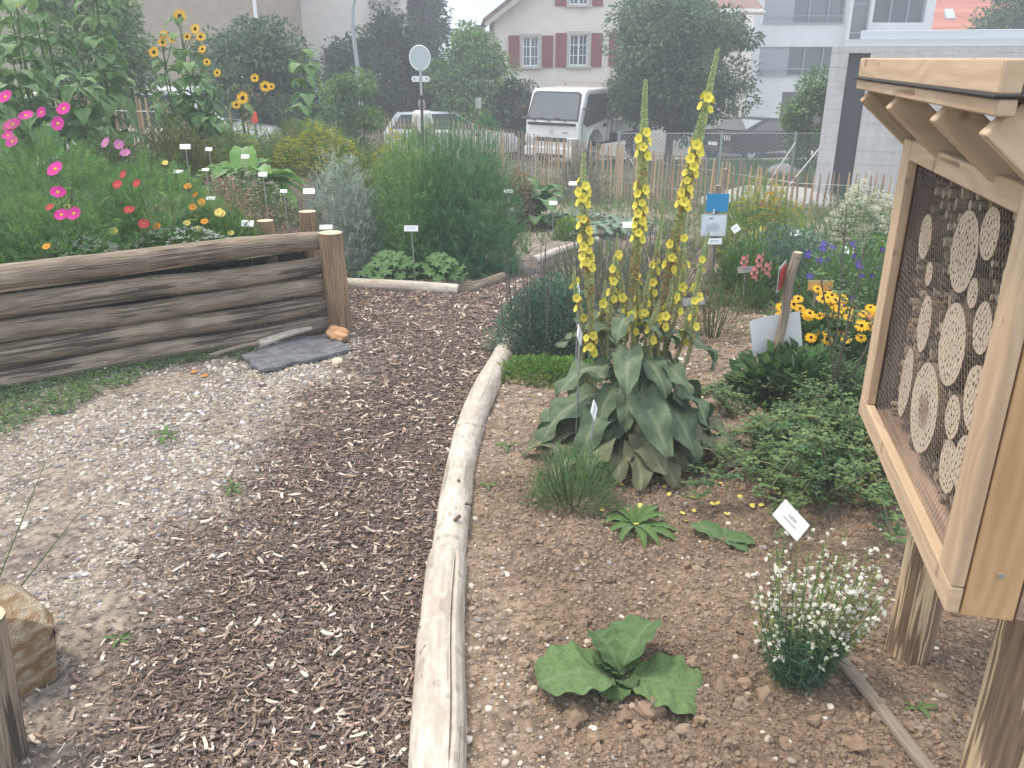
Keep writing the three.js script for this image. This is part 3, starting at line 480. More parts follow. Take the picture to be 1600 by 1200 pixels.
// ================= vehicles =================
function wheelInto(par, x, y, z, r, w) { const g = new THREE.Group(); g.name = 'wheel'; g.position.set(x, y, z); par.add(g); mesh('tyre', new THREE.TorusGeometry(r * 0.8, r * 0.24, 10, 24).scale(1, 1, w / (r * 0.48)), M.black, g); mesh('rim', new THREE.CylinderGeometry(r * 0.62, r * 0.62, w * 0.7, 18).rotateX(Math.PI / 2), M.metal, g); mesh('hub', new THREE.CylinderGeometry(r * 0.2, r * 0.22, w * 0.9, 10).rotateX(Math.PI / 2), M.darkMetal, g); }
const paint = (r, g, b) => new THREE.MeshPhysicalMaterial({ color: lin(r, g, b), roughness: 0.4, clearcoat: 0.8, clearcoatRoughness: 0.12, side: THREE.DoubleSide });
{ // cab-over truck, local x forward
  const t = thing('flatbed_truck', 'white cab-over flatbed truck parked in front of the cream house', 'truck', [2.02, -1.1, -24.1], -Math.PI / 2 - 0.62);
  const body = paint(0.74, 0.74, 0.72), Wd = 1.7, hw = Wd / 2;
  const cab = prism([[0, 0.62], [0.42, 0.62], [0.5, 0.82], [0.7, 0.98], [0.98, 0.98], [1.18, 0.82], [1.26, 0.5], [1.66, 0.46], [1.70, 0.72], [1.66, 1.2], [1.38, 1.92], [1.26, 2.0], [0.1, 2.02], [0, 1.92]], Wd, 0.07);
  mesh('cab', toCreasedNormals(cab, 0.6), body, t);
  const wsA = Math.atan2(0.72, -0.28);
  // windscreen in its own slanted frame
  const wind = new THREE.Group(); wind.name = 'windscreen'; wind.position.set(1.535, 1.56, 0); wind.rotation.set(0, Math.PI / 2, 0); t.add(wind);
  const wg = prism([[-0.76, -0.33], [0.76, -0.33], [0.7, 0.31], [0.62, 0.36], [-0.62, 0.36], [-0.7, 0.31]], 0.02, 0.006).rotateX(-(Math.PI / 2 - (Math.PI - wsA))); mesh('pane', wg, M.glass, wind);
  const seal = prism([[-0.8, -0.36], [0.8, -0.36], [0.74, 0.34], [0.64, 0.4], [-0.64, 0.4], [-0.74, 0.34]], 0.012, 0).rotateX(-(Math.PI / 2 - (Math.PI - wsA))); mesh('seal', seal, M.black, wind);
  for (const z of [-0.45, 0.05, 0.5]) { const q = new GB(); tube(q, [V(1.68, 1.2, z), V(1.66, 1.3, z + 0.34)], 0.012, 5, [1, 1, 1]); mesh('wiper', q.geo(), M.black, t); }
  mesh('front_strip', box(0.02, 0.07, 1.5, 1.697, 1.13, 0), M.black, t);
  mesh('emblem', new THREE.TorusGeometry(0.05, 0.01, 6, 18).rotateY(Math.PI / 2).scale(1, 0.7, 1).translate(1.705, 0.96, 0), M.metal, t);
  for (let k = 0; k < 4; k++) mesh('name_letter', box(0.008, 0.035, 0.035, 1.705, 0.93, -0.36 + k * -0.05), M.metal, t);
  mesh('grille', box(0.02, 0.1, 1.0, 1.703, 0.74, 0), M.darkMetal, t);
  for (const s of [-1, 1]) {
    const hl = mesh('headlight', rbox(0.05, 0.16, 0.34, 0.02, 1.69, 0.72, s * 0.66), plain(0.75, 0.78, 0.8, 0.1, { metalness: 0.3 }), t); mesh('indicator', rbox(0.05, 0.14, 0.08, 0.015, 1.67, 0.72, s * 0.8), plain(0.7, 0.28, 0.05, 0.3), hl);
    mesh('side_window', prism([[0.28, 1.14 + 0.12], [0.36, 1.22], [1.28, 1.06], [1.5, 1.16], [1.28, 1.82], [1.2, 1.88], [0.38, 1.88], [0.28, 1.8]], 0.02, 0.004).translate(0, 0, s * (hw + 0.004)), M.glass, t);
    const dr = mesh('door_seam', mergeGeometries([box(0.012, 1.2, 0.01, 0.2, 1.28, s * (hw + 0.002)), box(0.012, 0.6, 0.01, 1.52, 0.86, s * (hw + 0.002))]), M.darkMetal, t);
    mesh('door_handle', rbox(0.16, 0.08, 0.03, 0.01, 0.36, 1.06, s * (hw + 0.012)), M.black, dr);
    const mi = mesh('mirror', rbox(0.06, 0.3, 0.18, 0.02, 1.62, 1.4, s * (hw + 0.22)), M.black, t); const q = new GB(); tube(q, [V(1.5, 1.55, s * hw), V(1.62, 1.5, s * (hw + 0.2))], 0.014, 6, [1, 1, 1]); mesh('mirror_arm', q.geo(), M.black, mi);
    wheelInto(t, 0.84, 0.34, s * (hw - 0.12), 0.34, 0.2); wheelInto(t, -1.7, 0.34, s * (hw - 0.16), 0.34, 0.26);
    mesh('mudguard', prism([[0.36, 0.62], [0.44, 0.84], [0.66, 1.04], [1.02, 1.04], [1.24, 0.84], [1.32, 0.5], [1.26, 0.5], [1.18, 0.8], [0.99, 0.97], [0.7, 0.97], [0.51, 0.8], [0.43, 0.62]], 0.06, 0.01).translate(0, 0, s * hw), body, t);
    mesh('side_board', rbox(2.9, 0.34, 0.04, 0.01, -1.72, 0.98, s * (hw - 0.0)), M.metal, t);
  }
  mesh('bumper', rbox(0.14, 0.24, 1.68, 0.03, 1.68, 0.42, 0), body, t); mesh('number_plate', box(0.01, 0.1, 0.34, 1.757, 0.42, 0), M.white, t);
  mesh('lower_grille', box(0.012, 0.08, 0.9, 1.756, 0.33, 0), M.black, t);
  mesh('chassis', box(4.6, 0.16, 0.7, -0.9, 0.56, 0), M.darkMetal, t); mesh('load_bed', box(2.94, 0.08, 1.68, -1.72, 0.78, 0), M.darkMetal, t);
  mesh('headboard', mergeGeometries([box(0.05, 0.7, 0.05, -0.2, 1.17, -0.75), box(0.05, 0.7, 0.05, -0.2, 1.17, 0.75), box(0.05, 0.05, 1.55, -0.2, 1.5, 0)]), M.metal, t);
  mesh('roof_bar', mergeGeometries([box(0.04, 0.04, 1.5, 0.1, 2.12, 0), box(0.03, 0.1, 0.03, 0.1, 2.05, 0.6), box(0.03, 0.1, 0.03, 0.1, 2.05, -0.6)]), plain(0.4, 0.3, 0.24), t);
}
function carInto(t, bodyM, prof, cabP, L, wb, W) {
  mesh('body', toCreasedNormals(prism(prof, W, 0.09), 0.7), bodyM, t);
  const cg = prism(cabP, W * 0.82, 0.1), p = cg.attributes.position; mesh('cabin', toCreasedNormals(cg, 0.7), bodyM, t);
  const win = cabP.map(([x, y]) => [mix(x, cabP.reduce((a, q) => a + q[0], 0) / cabP.length, 0.14), mix(y, 1.12, 0.18)]);
  for (const s of [-1, 1]) { mesh('side_window', prism(win, 0.02, 0.004).translate(0, 0, s * (W * 0.41 + 0.002)), M.glass, t); wheelInto(t, wb[0], 0.33, s * (W / 2 - 0.1), 0.33, 0.2); wheelInto(t, wb[1], 0.33, s * (W / 2 - 0.1), 0.33, 0.2); mesh('headlight', rbox(0.06, 0.12, 0.3, 0.02, prof[prof.length - 1][0] * 0 + L / 2 - 0.05, 0.66, s * W * 0.34), M.metal, t); const mi = mesh('mirror', rbox(0.1, 0.12, 0.18, 0.03, L * 0.16, 0.98, s * (W / 2 + 0.02)), bodyM, t); }
  const [a, b] = [cabP[0], cabP[1]], [c, d] = [cabP[2], cabP[3]];
  const slab = (n, p0, p1) => { const dx = p1[0] - p0[0], dy = p1[1] - p0[1], len = Math.hypot(dx, dy), m = mesh(n, box(len * 0.76, 0.02, W * 0.66), M.glass, t); m.position.set((p0[0] + p1[0]) / 2, (p0[1] + p1[1]) / 2 + 0.0, 0); m.rotation.z = Math.atan2(dy, dx); m.translateY(dy * dx > 0 ? 0.012 : 0.012); return m; };
  slab('rear_window', a, b); slab('windscreen', c, d);
}
{
  const t = thing('black_coupe', 'black fastback sports car with triple rear lamps parked beyond the chain link fence', 'car', [8.75, T0(-30.5) + 0.02, -30.4], 0.62);
  const bp = paint(0.012, 0.013, 0.016); bp.clearcoat = 0.25; bp.roughness = 0.55; bp.specularIntensity = 0.4;
  carInto(t, bp, [[-2.3, 0.35], [-1.85, 0.3], [1.9, 0.28], [2.32, 0.32], [2.36, 0.6], [2.2, 0.8], [1.2, 0.92], [-1.5, 1.0], [-2.2, 1.02], [-2.38, 0.92], [-2.34, 0.6]], [[-1.7, 0.96], [-0.55, 1.36], [0.25, 1.36], [1.1, 0.9]], 4.7, [-1.42, 1.4], 1.88);
  for (const s of [-1, 1]) for (let k = 0; k < 3; k++) mesh('tail_lamp', rbox(0.04, 0.16, 0.05, 0.01, -2.372, 0.84, s * (0.5 + k * 0.1)), plain(0.75, 0.7, 0.68, 0.25), t);
  mesh('number_plate', box(0.02, 0.11, 0.4, -2.375, 0.62, 0), M.white, t); mesh('rear_bumper', rbox(0.1, 0.14, 1.7, 0.03, -2.34, 0.46, 0), plain(0.05, 0.05, 0.055, 0.5), t);
}
{
  const wp = paint(0.72, 0.73, 0.75), hatch = [[-1.9, 0.35], [-1.5, 0.3], [1.6, 0.28], [2.0, 0.34], [2.05, 0.62], [1.85, 0.84], [1.1, 0.95], [-1.85, 1.0], [-2.0, 0.9]], hcab = [[-1.95, 0.96], [-1.6, 1.46], [0.2, 1.48], [1.05, 0.92]];
  const mk = (label, x, y, z, r, m) => { const t = thing('parked_car', label, 'car', [x, y, z], r, 'cars parked along the road'); carInto(t, m, hatch, hcab, 4.0, [-1.25, 1.25], 1.72); return t; };
  mk('white hatchback behind the tall palings left of the flowering sunflowers', -8.6, -0.48, -19, 0.12, wp);
  mk('white car with rounded roof beside the person in white', -1.85, -1.28, -26, 0.1, wp);
  mk('silver car behind the palings between the dark yew and the round sign', -4.2, -1.38, -27, 0.1, paint(0.4, 0.42, 0.45));
  const v = thing('parked_van', 'white van standing behind the sunflower stems', 'van', [-6.6, -0.75, -18], 0.05);
  carInto(v, wp, [[-2.2, 0.4], [-1.8, 0.34], [1.4, 0.34], [1.75, 0.4], [1.8, 0.8], [1.5, 1.02], [0.9, 1.1], [-2.2, 1.1]], [[-2.2, 1.05], [-2.1, 1.85], [0.1, 1.85], [0.95, 1.06]], 4.0, [-1.4, 1.1], 1.75);
}
// ================= street furniture and the person =================
{
  const s = thing('round_sign', 'back of a round grey road sign on a pole with two small arrow plates', 'sign', [-1.83, -1.1, -17.6], 0.05);
  const disc = mesh('sign_disc', new THREE.CylinderGeometry(0.2, 0.2, 0.03, 40).rotateX(Math.PI / 2).scale(1, 1.12, 1).translate(0, 2.75, 0), plain(0.5, 0.55, 0.56, 0.45, { metalness: 0.3 }), s);
  mesh('rim', new THREE.TorusGeometry(0.2, 0.016, 8, 40).scale(1, 1.12, 1).translate(0, 2.75, 0.01), plain(0.7, 0.72, 0.72, 0.4), disc);
  for (const k of [-1, 1]) { const a = mesh('arrow_plate', prism(k < 0 ? [[-0.19, 0], [-0.16, 0.055], [-0.03, 0.055], [-0.03, -0.055], [-0.16, -0.055]] : [[0.19, 0], [0.16, 0.055], [0.03, 0.055], [0.03, -0.055], [0.16, -0.055]], 0.015).translate(0, 2.36, 0.03), M.white, s); mesh('print', box(0.03, 0.05, 0.003, k * 0.12, 2.36, 0.041), plain(0.35, 0.37, 0.4), a); }
  mesh('bracket', box(0.05, 0.5, 0.02, 0, 2.3, 0.02), M.metal, s);
  mesh('pole', new THREE.CylinderGeometry(0.028, 0.028, 2.1, 10).translate(0, 1.05, 0), M.darkMetal, s); mesh('pole_top', new THREE.CylinderGeometry(0.024, 0.024, 0.55, 10).translate(0, 2.37, -0.01), M.metal, s);
  const l = thing('street_lamp', 'tall slim grey street lamp with a curved top in front of the dark yew', 'street lamp', [-4.25, -1.1, -24.3]);
  const g = new GB(); tube(g, curve([[0.05, 0, 0], [0.0, 2.4, 0], [-0.06, 3.6, 0], [0.0, 4.1, 0], [0.22, 4.45, 0], [0.55, 4.6, 0]], 24), (u) => mix(0.065, 0.035, u), 10, [1, 1, 1]); mesh('pole', g.geo(), plain(0.34, 0.36, 0.36, 0.6), l);
  mesh('lamp_head', rbox(0.5, 0.1, 0.2, 0.04, 0.78, 4.6, 0), M.metal, l);
  const rg = thing('bird_scarer', 'shiny metal tube on a thin stake among the dried flower heads', 'tube', [-0.35, T0(-9), -9]);
  mesh('stake', new THREE.CylinderGeometry(0.006, 0.006, 1.6, 6).translate(0, 0.8, 0), M.stake, rg); mesh('tube', new THREE.CylinderGeometry(0.035, 0.035, 0.11, 16).translate(0, 1.6, 0), plain(0.7, 0.7, 0.72, 0.2, { metalness: 0.9 }), rg); mesh('lid', new THREE.CylinderGeometry(0.037, 0.037, 0.008, 16).translate(0, 1.66, 0), M.darkMetal, rg);
}
// capsule field meshed with marching cubes
function bodyMesh(bones, res, lo, hi, k = 0.05) {
  const mc = new MarchingCubes(res, plain(1, 1, 1), false, false, 200000); mc.isolation = 0; const c = lo.map((a, i) => (a + hi[i]) / 2), R = Math.max(...lo.map((a, i) => (hi[i] - a) / 2));
  let idx = 0; for (let z = 0; z < res; z++) for (let y = 0; y < res; y++) for (let x = 0; x < res; x++, idx++) {
    const px = c[0] + (x - res / 2) / (res / 2) * R, py = c[1] + (y - res / 2) / (res / 2) * R, pz = c[2] + (z - res / 2) / (res / 2) * R; let s = 0;
    for (const [a, b, ra, rb] of bones) { const bx = b[0] - a[0], by = b[1] - a[1], bz = b[2] - a[2], t = clamp(((px - a[0]) * bx + (py - a[1]) * by + (pz - a[2]) * bz) / (bx * bx + by * by + bz * bz + 1e-9)), d = Math.hypot(px - a[0] - bx * t, py - a[1] - by * t, pz - a[2] - bz * t) - mix(ra, rb, t); s += Math.exp(-d / k); }
    mc.field[idx] = k * Math.log(s + 1e-30);
  }
  mc.update(); const n = mc.count, g = new THREE.BufferGeometry(); g.setAttribute('position', new THREE.BufferAttribute(mc.positionArray.slice(0, n * 3), 3)); const gg = mergeVertices(g.scale(R, R, R).translate(...c), 1e-5); gg.computeVertexNormals(); return gg;
}
{
  const p = thing('person', 'person with short grey hair in a white shirt walking behind the palings', 'person', [-2.42, -1.12, -23.3], 2.9);
  const head = [[[0, 1.56, 0.01], [0, 1.64, 0.02], 0.085, 0.085], [[0, 1.50, 0.05], [0, 1.56, 0.04], 0.05, 0.06], [[0, 1.42, 0], [0, 1.52, 0], 0.05, 0.05], [[0, 1.57, 0.11], [0, 1.55, 0.115], 0.014, 0.016], [[0.085, 1.58, 0.01], [0.087, 1.55, 0.01], 0.015, 0.012], [[-0.085, 1.58, 0.01], [-0.087, 1.55, 0.01], 0.015, 0.012]];
  const hand = (s) => { const out = [[[s * 0.27, 0.86, 0.05], [s * 0.27, 0.79, 0.06], 0.03, 0.033]]; [-0.022, -0.007, 0.008, 0.022].forEach((o, i) => out.push([[s * 0.27, 0.78, 0.06 + o], [s * 0.26, [0.70, 0.69, 0.695, 0.715][i], 0.075 + o * 1.2], 0.011, 0.008])); out.push([[s * 0.255, 0.83, 0.085], [s * 0.24, 0.765, 0.11], 0.012, 0.009]); return out; };
  const arms = [-1, 1].flatMap((s) => [[[s * 0.18, 1.37, 0], [s * 0.25, 1.1, -0.02], 0.052, 0.043], [[s * 0.25, 1.1, -0.02], [s * 0.27, 0.87, 0.05], 0.04, 0.028], ...hand(s)]);
  const torso = [[[0, 0.95, 0], [0, 1.2, 0], 0.13, 0.13], [[-0.07, 1.32, 0], [0.07, 1.32, 0], 0.12, 0.12], [[-0.17, 1.37, 0], [0.17, 1.37, 0], 0.05, 0.05]], legs = [-1, 1].flatMap((s) => [[[s * 0.08, 0.9, 0], [s * 0.09, 0.5, 0.03 * s], 0.09, 0.062], [[s * 0.09, 0.5, 0.03 * s], [s * 0.09, 0.1, -0.05 * s], 0.058, 0.04], [[s * 0.09, 0.05, -0.06 * s], [s * 0.1, 0.03, 0.1 - 0.05 * s], 0.04, 0.035]]);
  const body = mesh('body', bodyMesh([...head, ...arms, ...torso, ...legs], 84, [-0.5, -0.05, -0.5], [0.5, 1.8, 0.5], 0.012), plain(0.5, 0.32, 0.24, 0.7), p);
  const grow = (b, d) => b.map(([a, c, ra, rb]) => [a, c, ra + d, rb + d]);
  mesh('shirt', bodyMesh(grow([...torso, ...[-1, 1].map((s) => [[s * 0.18, 1.37, 0], [s * 0.24, 1.14, -0.015], 0.055, 0.05])], 0.02), 50, [-0.5, 0.75, -0.3], [0.5, 1.55, 0.3], 0.02), plain(0.72, 0.68, 0.66, 0.9), p);
  mesh('trousers', bodyMesh(grow([...legs.filter((_, i) => i % 3 < 2), [[-0.06, 0.93, 0], [0.06, 0.93, 0], 0.11, 0.11]], 0.016), 56, [-0.4, 0.05, -0.4], [0.4, 1.1, 0.4], 0.02), plain(0.06, 0.07, 0.1, 0.9), p);
  mesh('hair', bodyMesh([[[0, 1.63, -0.015], [0, 1.655, 0.0], 0.092, 0.088], [[0, 1.57, -0.045], [0, 1.6, -0.03], 0.065, 0.075]], 30, [-0.15, 1.45, -0.15], [0.15, 1.8, 0.15], 0.015), plain(0.25, 0.25, 0.26, 0.9), p);
}

// ================= log wall and the raised bed =================
const logGeo = (pts, r, bump = 0.1, n = 30, uvs = 2, groove) => { const g = new GB(); tube(g, curve(pts, n), r, 22, [1, 1, 1], { bump, uvs, groove }); return g.geo(); };
const endMat = std({ map: tex(256, 256, (u, v) => { const d = Math.hypot(u - 0.5, v - 0.5), a = Math.atan2(v - 0.5, u - 0.5), r = vnoise(d * 40, 3) * 0.5 + 0.5 * vnoise(d * 90, a * 2); return lerp3([0.5, 0.36, 0.21], [0.68, 0.53, 0.34], r); }), roughness: 0.9 });
const disc = (r, s) => { const sh = new THREE.Shape(); for (let k = 0; k <= 28; k++) { const a = k / 28 * Math.PI * 2, q = r * (1 + 0.05 * (hash(k % 28, s) - 0.5)); k ? sh.lineTo(Math.cos(a) * q, Math.sin(a) * q) : sh.moveTo(Math.cos(a) * q, Math.sin(a) * q); } const g = new THREE.ShapeGeometry(sh), p = g.attributes.position, u = g.attributes.uv; for (let i = 0; i < p.count; i++) u.setXY(i, 0.5 + p.getX(i) / r * 0.45, 0.5 + p.getY(i) / r * 0.45); return g; };
{
  reseed(21);
  const w = thing('log_wall', 'weathered retaining wall of stacked round logs ending at a thick post', 'retaining wall', [0, 0, 0]);
  // from the post (right) to the left, ends at the frame and beyond
  const L0 = [-3.9, -3.32], L1 = [-1.22, -5.27];
  const hs = [[0.05, 0.005], [0.185, 0.135], [0.315, 0.265], [0.435, 0.395], [0.575, 0.555]], rs = [0.068, 0.07, 0.062, 0.066, 0.068];
  hs.forEach(([hl, hr], k) => {
    const pts = []; for (let q = 0; q <= 6; q++) { const t = q / 6, o = (k % 2 ? 0.02 : -0.012) + gauss() * 0.008; pts.push([mix(L0[0], L1[0], t) + o * 0.6, mix(hl, hr, t) + gauss() * 0.012 - (k === 4 ? -0.02 * Math.sin(t * 3.1) : 0), mix(L0[1], L1[1], t) - o * 0.8]); }
    const lg = mesh('log', logGeo(pts, (u) => rs[k] * mix(1.06, 0.88, u), 0.14, 46), M.weather, w);
    if (k === 4) lg.userData.label = 'top log with a split orange flaw';
  });
  const post = mesh('post', logGeo([[-1.13, -0.25, -5.22], [-1.14, 0.2, -5.21], [-1.15, 0.62, -5.2]], 0.075, 0.06, 18), M.endPost, w); post.userData.label = 'thick brown end post with a fresh sawn top';
  const top = mesh('sawn_end', disc(0.073, 4).rotateX(-Math.PI / 2), endMat, post); top.position.set(-1.15, 0.623, -5.2);
  for (const [x, z, r, h, l] of [[-1.42, -5.75, 0.06, 0.66, 'short sawn log stub standing in the raised bed beside the end post'], [-1.68, -5.62, 0.055, 0.62, 'short sawn log stub in the raised bed among pink grasses']]) { const t = thing('log_stub', l, 'log', [x, 0, z]); mesh('trunk', logGeo([[0, -0.1, 0], [0, h, 0]], r, 0.05, 8), M.endPost, t); mesh('sawn_end', disc(r * 0.98, 9).rotateX(-Math.PI / 2), endMat, t).position.y = h + 0.002; }
  // soil behind the logs
  const g = new GB(), N = 34, rows = [];
  for (let i = 0; i <= N; i++) { const row = []; for (let j = 0; j <= N; j++) { const s = i / N, t = j / N, x = mix(-9.5, -1.42, s), zf = mix(L0[1], L1[1], (x - L0[0]) / (L1[0] - L0[0])) - 0.04, z = mix(Math.min(-1, zf), -14, t), edge = (1 - sstep(-2.2, -1.5, x) * sstep(0.02, 0.2, t)) * (1 - sstep(10.4, 12.6, -z)); row.push(g.v(x, Math.max(gnd(x, z) - 0.06, mix(T0(z) - 0.05, 0.5 - 0.03 * Math.max(0, -z - 8), edge)) + 0.04 * (fbm(x * 3, z * 3, 3) - 0.5), z, vary([0.13, 0.1, 0.07], 0.1), x, z)); } rows.push(row); }
  for (let i = 0; i < N; i++) for (let j = 0; j < N; j++) { g.t(rows[i][j], rows[i + 1][j], rows[i + 1][j + 1]); g.t(rows[i][j], rows[i + 1][j + 1], rows[i][j + 1]); }
  structure(mesh('raised_bed_soil', g.geo(), std({ vertexColors: true, roughness: 1, bumpMap: noiseBump, bumpScale: 0.02 })));
}
const bedY = (x, z) => { const e = (1 - sstep(-2.2, -1.5, x)) * (1 - sstep(10.4, 12.6, -z)); return Math.max(T0(z), mix(T0(z) - 0.05, 0.5 - 0.03 * Math.max(0, -z - 8), e)); };
// ================= border logs =================
{
  reseed(31);
  const bl = (label, pts, r, m, b = 0.13, gr) => tag(mesh('border_log', logGeo(pts, r, b, 40, 2, gr), m), label, 'log', 'logs edging the path');
  bl('pale barkless border log with a long crack edging the bare soil bed', [[-0.165, 0.02, -0.9], [-0.185, 0.025, -1.54], [-0.215, 0.03, -2.05], [-0.225, 0.03, -2.42]], (u) => mix(0.078, 0.07, u), M.pale, 0.13, { a: 0.83, w: 0.011, d: 0.3, from: 0.3, to: 0.97 });
  bl('pale barkless border log curving from the crack joint up to the grey green bush', [[-0.225, 0.02, -2.4], [-0.225, 0.02, -2.9], [-0.21, 0.015, -3.4], [-0.165, 0.01, -3.9], [-0.07, 0.0, -4.5], [0.06, -0.03, -5.2]], (u) => mix(0.062, 0.07, u), M.pale);
  bl('pale log lying across the path end below the feathery green bush', [[-1.45, -0.17, -6.95], [-1.0, -0.15, -6.8], [-0.45, -0.16, -6.7]], 0.055, M.pale);
  bl('short grey log angled away from the path end log', [[-0.4, -0.16, -6.68], [-0.08, -0.2, -7.3]], 0.048, M.weather);
  bl('far pale log along the path behind the grey green bush', [[0.22, -0.3, -8.4], [0.55, -0.37, -9.2], [1.05, -0.44, -10.1]], 0.045, M.pale);
  bl('thin weathered log on the bare soil between the label and the snapdragons', [[1.45, -0.12, -6.3], [2.0, -0.14, -6.35]], 0.04, M.pale);
  // bits of bark and chips lying on and against the first log
  for (const [x, y, z, a] of [[-0.262, 0.07, -2.02, 0.3], [-0.25, 0.082, -1.9, 1.1], [-0.2, 0.085, -2.62, 0.8], [-0.165, 0.07, -2.75, -0.5], [-0.215, 0.08, -2.9, 1.3]]) { const o = tag(mesh('bark_scrap', new THREE.BoxGeometry(0.03, 0.006, 0.012, 2, 1, 1), plain(0.1, 0.07, 0.055, 1)), 'dark scrap of bark resting on the pale border logs', 'bark', 'bark scraps on the border logs'); o.position.set(x, y, z); o.rotation.set(0.2, a, 0.25); }
  // stick bottom right
  const s = thing('fallen_branch', 'thin grey branch lying on the soil beside the near post of the insect hotel', 'branch', [0, 0, 0]); mesh('branch', logGeo([[0.93, 0.03, -2.02], [0.975, 0.03, -1.8], [1.01, 0.03, -1.58], [1.05, 0.03, -1.35]], 0.018, 0.12, 26), M.stake, s); mesh('knot', lumpGeo(8, 0.3).scale(0.014, 0.012, 0.014).translate(0.992, 0.043, -1.74), M.stake, s);
  // slate, sticks and stones by the post
  const sl = tag(mesh('slate_slab', (() => { const g = prism([[-1.62, 4.64], [-1.53, 4.78], [-1.36, 5.08], [-1.24, 5.03], [-1.12, 5.02], [-1.06, 4.9], [-0.97, 4.77], [-1.05, 4.7], [-1.2, 4.52], [-1.27, 4.5], [-1.33, 4.4], [-1.43, 4.36], [-1.46, 4.42], [-1.5, 4.43], [-1.53, 4.52]], 0.022, 0.004).rotateX(-Math.PI / 2); return g; })(), std({ map: fineCol([0.115, 0.12, 0.13], [0.215, 0.22, 0.235], 8), bumpMap: noiseBump, bumpScale: 0.02, roughness: 0.75 })), 'flat dark grey slate slab on the gravel at the foot of the log wall', 'slate slab'); sl.position.y = 0.225; sl.rotation.x = -0.05; { const u = sl.geometry.attributes.uv, p = sl.geometry.attributes.position; for (let i = 0; i < u.count; i++) u.setXY(i, p.getX(i) * 3, p.getZ(i) * 3); }
  const st = thing('peeled_stick', 'pale peeled stick lying between the slate slab and the log wall', 'stick', [0, 0, 0]); mesh('stick', logGeo([[-1.55, 0.02, -4.78], [-1.4, 0.035, -4.95], [-1.3, 0.025, -5.08]], (u) => 0.026 - 0.012 * u, 0.15, 16), M.pale, st); mesh('bark_strip', logGeo([[-1.8, 0.0, -4.62], [-1.66, 0.02, -4.72], [-1.53, 0.025, -4.8]], 0.014, 0.2, 12), M.stake, st);
  const orange = std({ map: fineCol([0.42, 0.2, 0.09], [0.62, 0.4, 0.22], 12), bumpMap: noiseBump, bumpScale: 0.01, roughness: 0.95 }), cream = std({ map: fineCol([0.5, 0.37, 0.22], [0.72, 0.6, 0.44], 10), bumpMap: noiseBump, bumpScale: 0.012, roughness: 0.95 });
  const rock = (g) => { const q = g.clone(); q.computeVertexNormals(); const p = q.attributes.position; q.setAttribute('uv', new THREE.BufferAttribute(new Float32Array(p.count * 2), 2)); for (let i = 0; i < p.count; i++) q.attributes.uv.setXY(i, p.getX(i) * 4 + p.getZ(i) * 2, p.getY(i) * 4 + p.getZ(i)); return q; };
  const sto = (l, x, y, z, sx, sy, sz, m, k) => { const o = tag(mesh('stone', rock(lumpGeo(k, 0.35, 2).scale(sx, sy, sz)), m), l, 'stone'); o.position.set(x, y, z); o.rotation.y = k; return o; };
  sto('orange brown flat stone at the base of the end post', -1.12, 0.0, -5.04, 0.12, 0.045, 0.07, orange, 2);
  sto('small yellowish stone on the chips by the corner of the slate', -1.02, -0.01, -4.53, 0.05, 0.03, 0.035, cream, 5);
  // big limestone block at the left edge: facets from a coarse lump
  const cp = []; for (let k = 0; k < 34; k++) { const a = rr(0, 6.28), e = Math.asin(rr(-1, 1)), d = dirOf(a, e), q = Math.pow(Math.abs(d.x) ** 6 + Math.abs(d.y) ** 6 + Math.abs(d.z) ** 6, -1 / 6) * rr(0.42, 0.52); cp.push(d.multiplyScalar(q)); }
  const bg = new TessellateModifier(0.09, 5).modify(new ConvexGeometry(cp)); { const p = bg.attributes.position; for (let i = 0; i < p.count; i++) { const x = p.getX(i), y = p.getY(i), z = p.getZ(i), n = (fbm(x * 5 + 7, y * 9 + z * 4, 4) - 0.5) * 0.14 + (fbm(x * 14 + z * 9, y * 20 + 3, 3) - 0.5) * 0.06; p.setXYZ(i, x * (1 + n), y * (1 + n * 0.5) - x * 0.1, z * (1 + n)); } }
  const lb = mesh('limestone_block', toCreasedNormals(rock(mergeVertices(bg.deleteAttribute('normal'), 1e-4)), 0.35), std({ map: fineCol([0.44, 0.27, 0.12], [0.82, 0.7, 0.52], 5), bumpMap: noiseBump, bumpScale: 0.03, roughness: 0.95 })); tag(lb, 'rough ochre limestone block beside the grey post', 'stone block'); lb.scale.set(0.34, 0.3, 0.3); lb.position.set(-1.44, 0.12, -1.84); lb.rotation.y = 0.5;
  const lp = thing('grey_post', 'weathered grey post with a sawn top in front of the limestone block', 'post', [0, 0, 0]); mesh('shaft', logGeo([[-1.295, -0.1, -1.6], [-1.27, 0.2, -1.6], [-1.25, 0.42, -1.6]], 0.05, 0.06, 14), M.weather, lp); const te = mesh('sawn_end', disc(0.049, 3).rotateX(-Math.PI / 2), endMat, lp); te.position.set(-1.25, 0.423, -1.6);
}

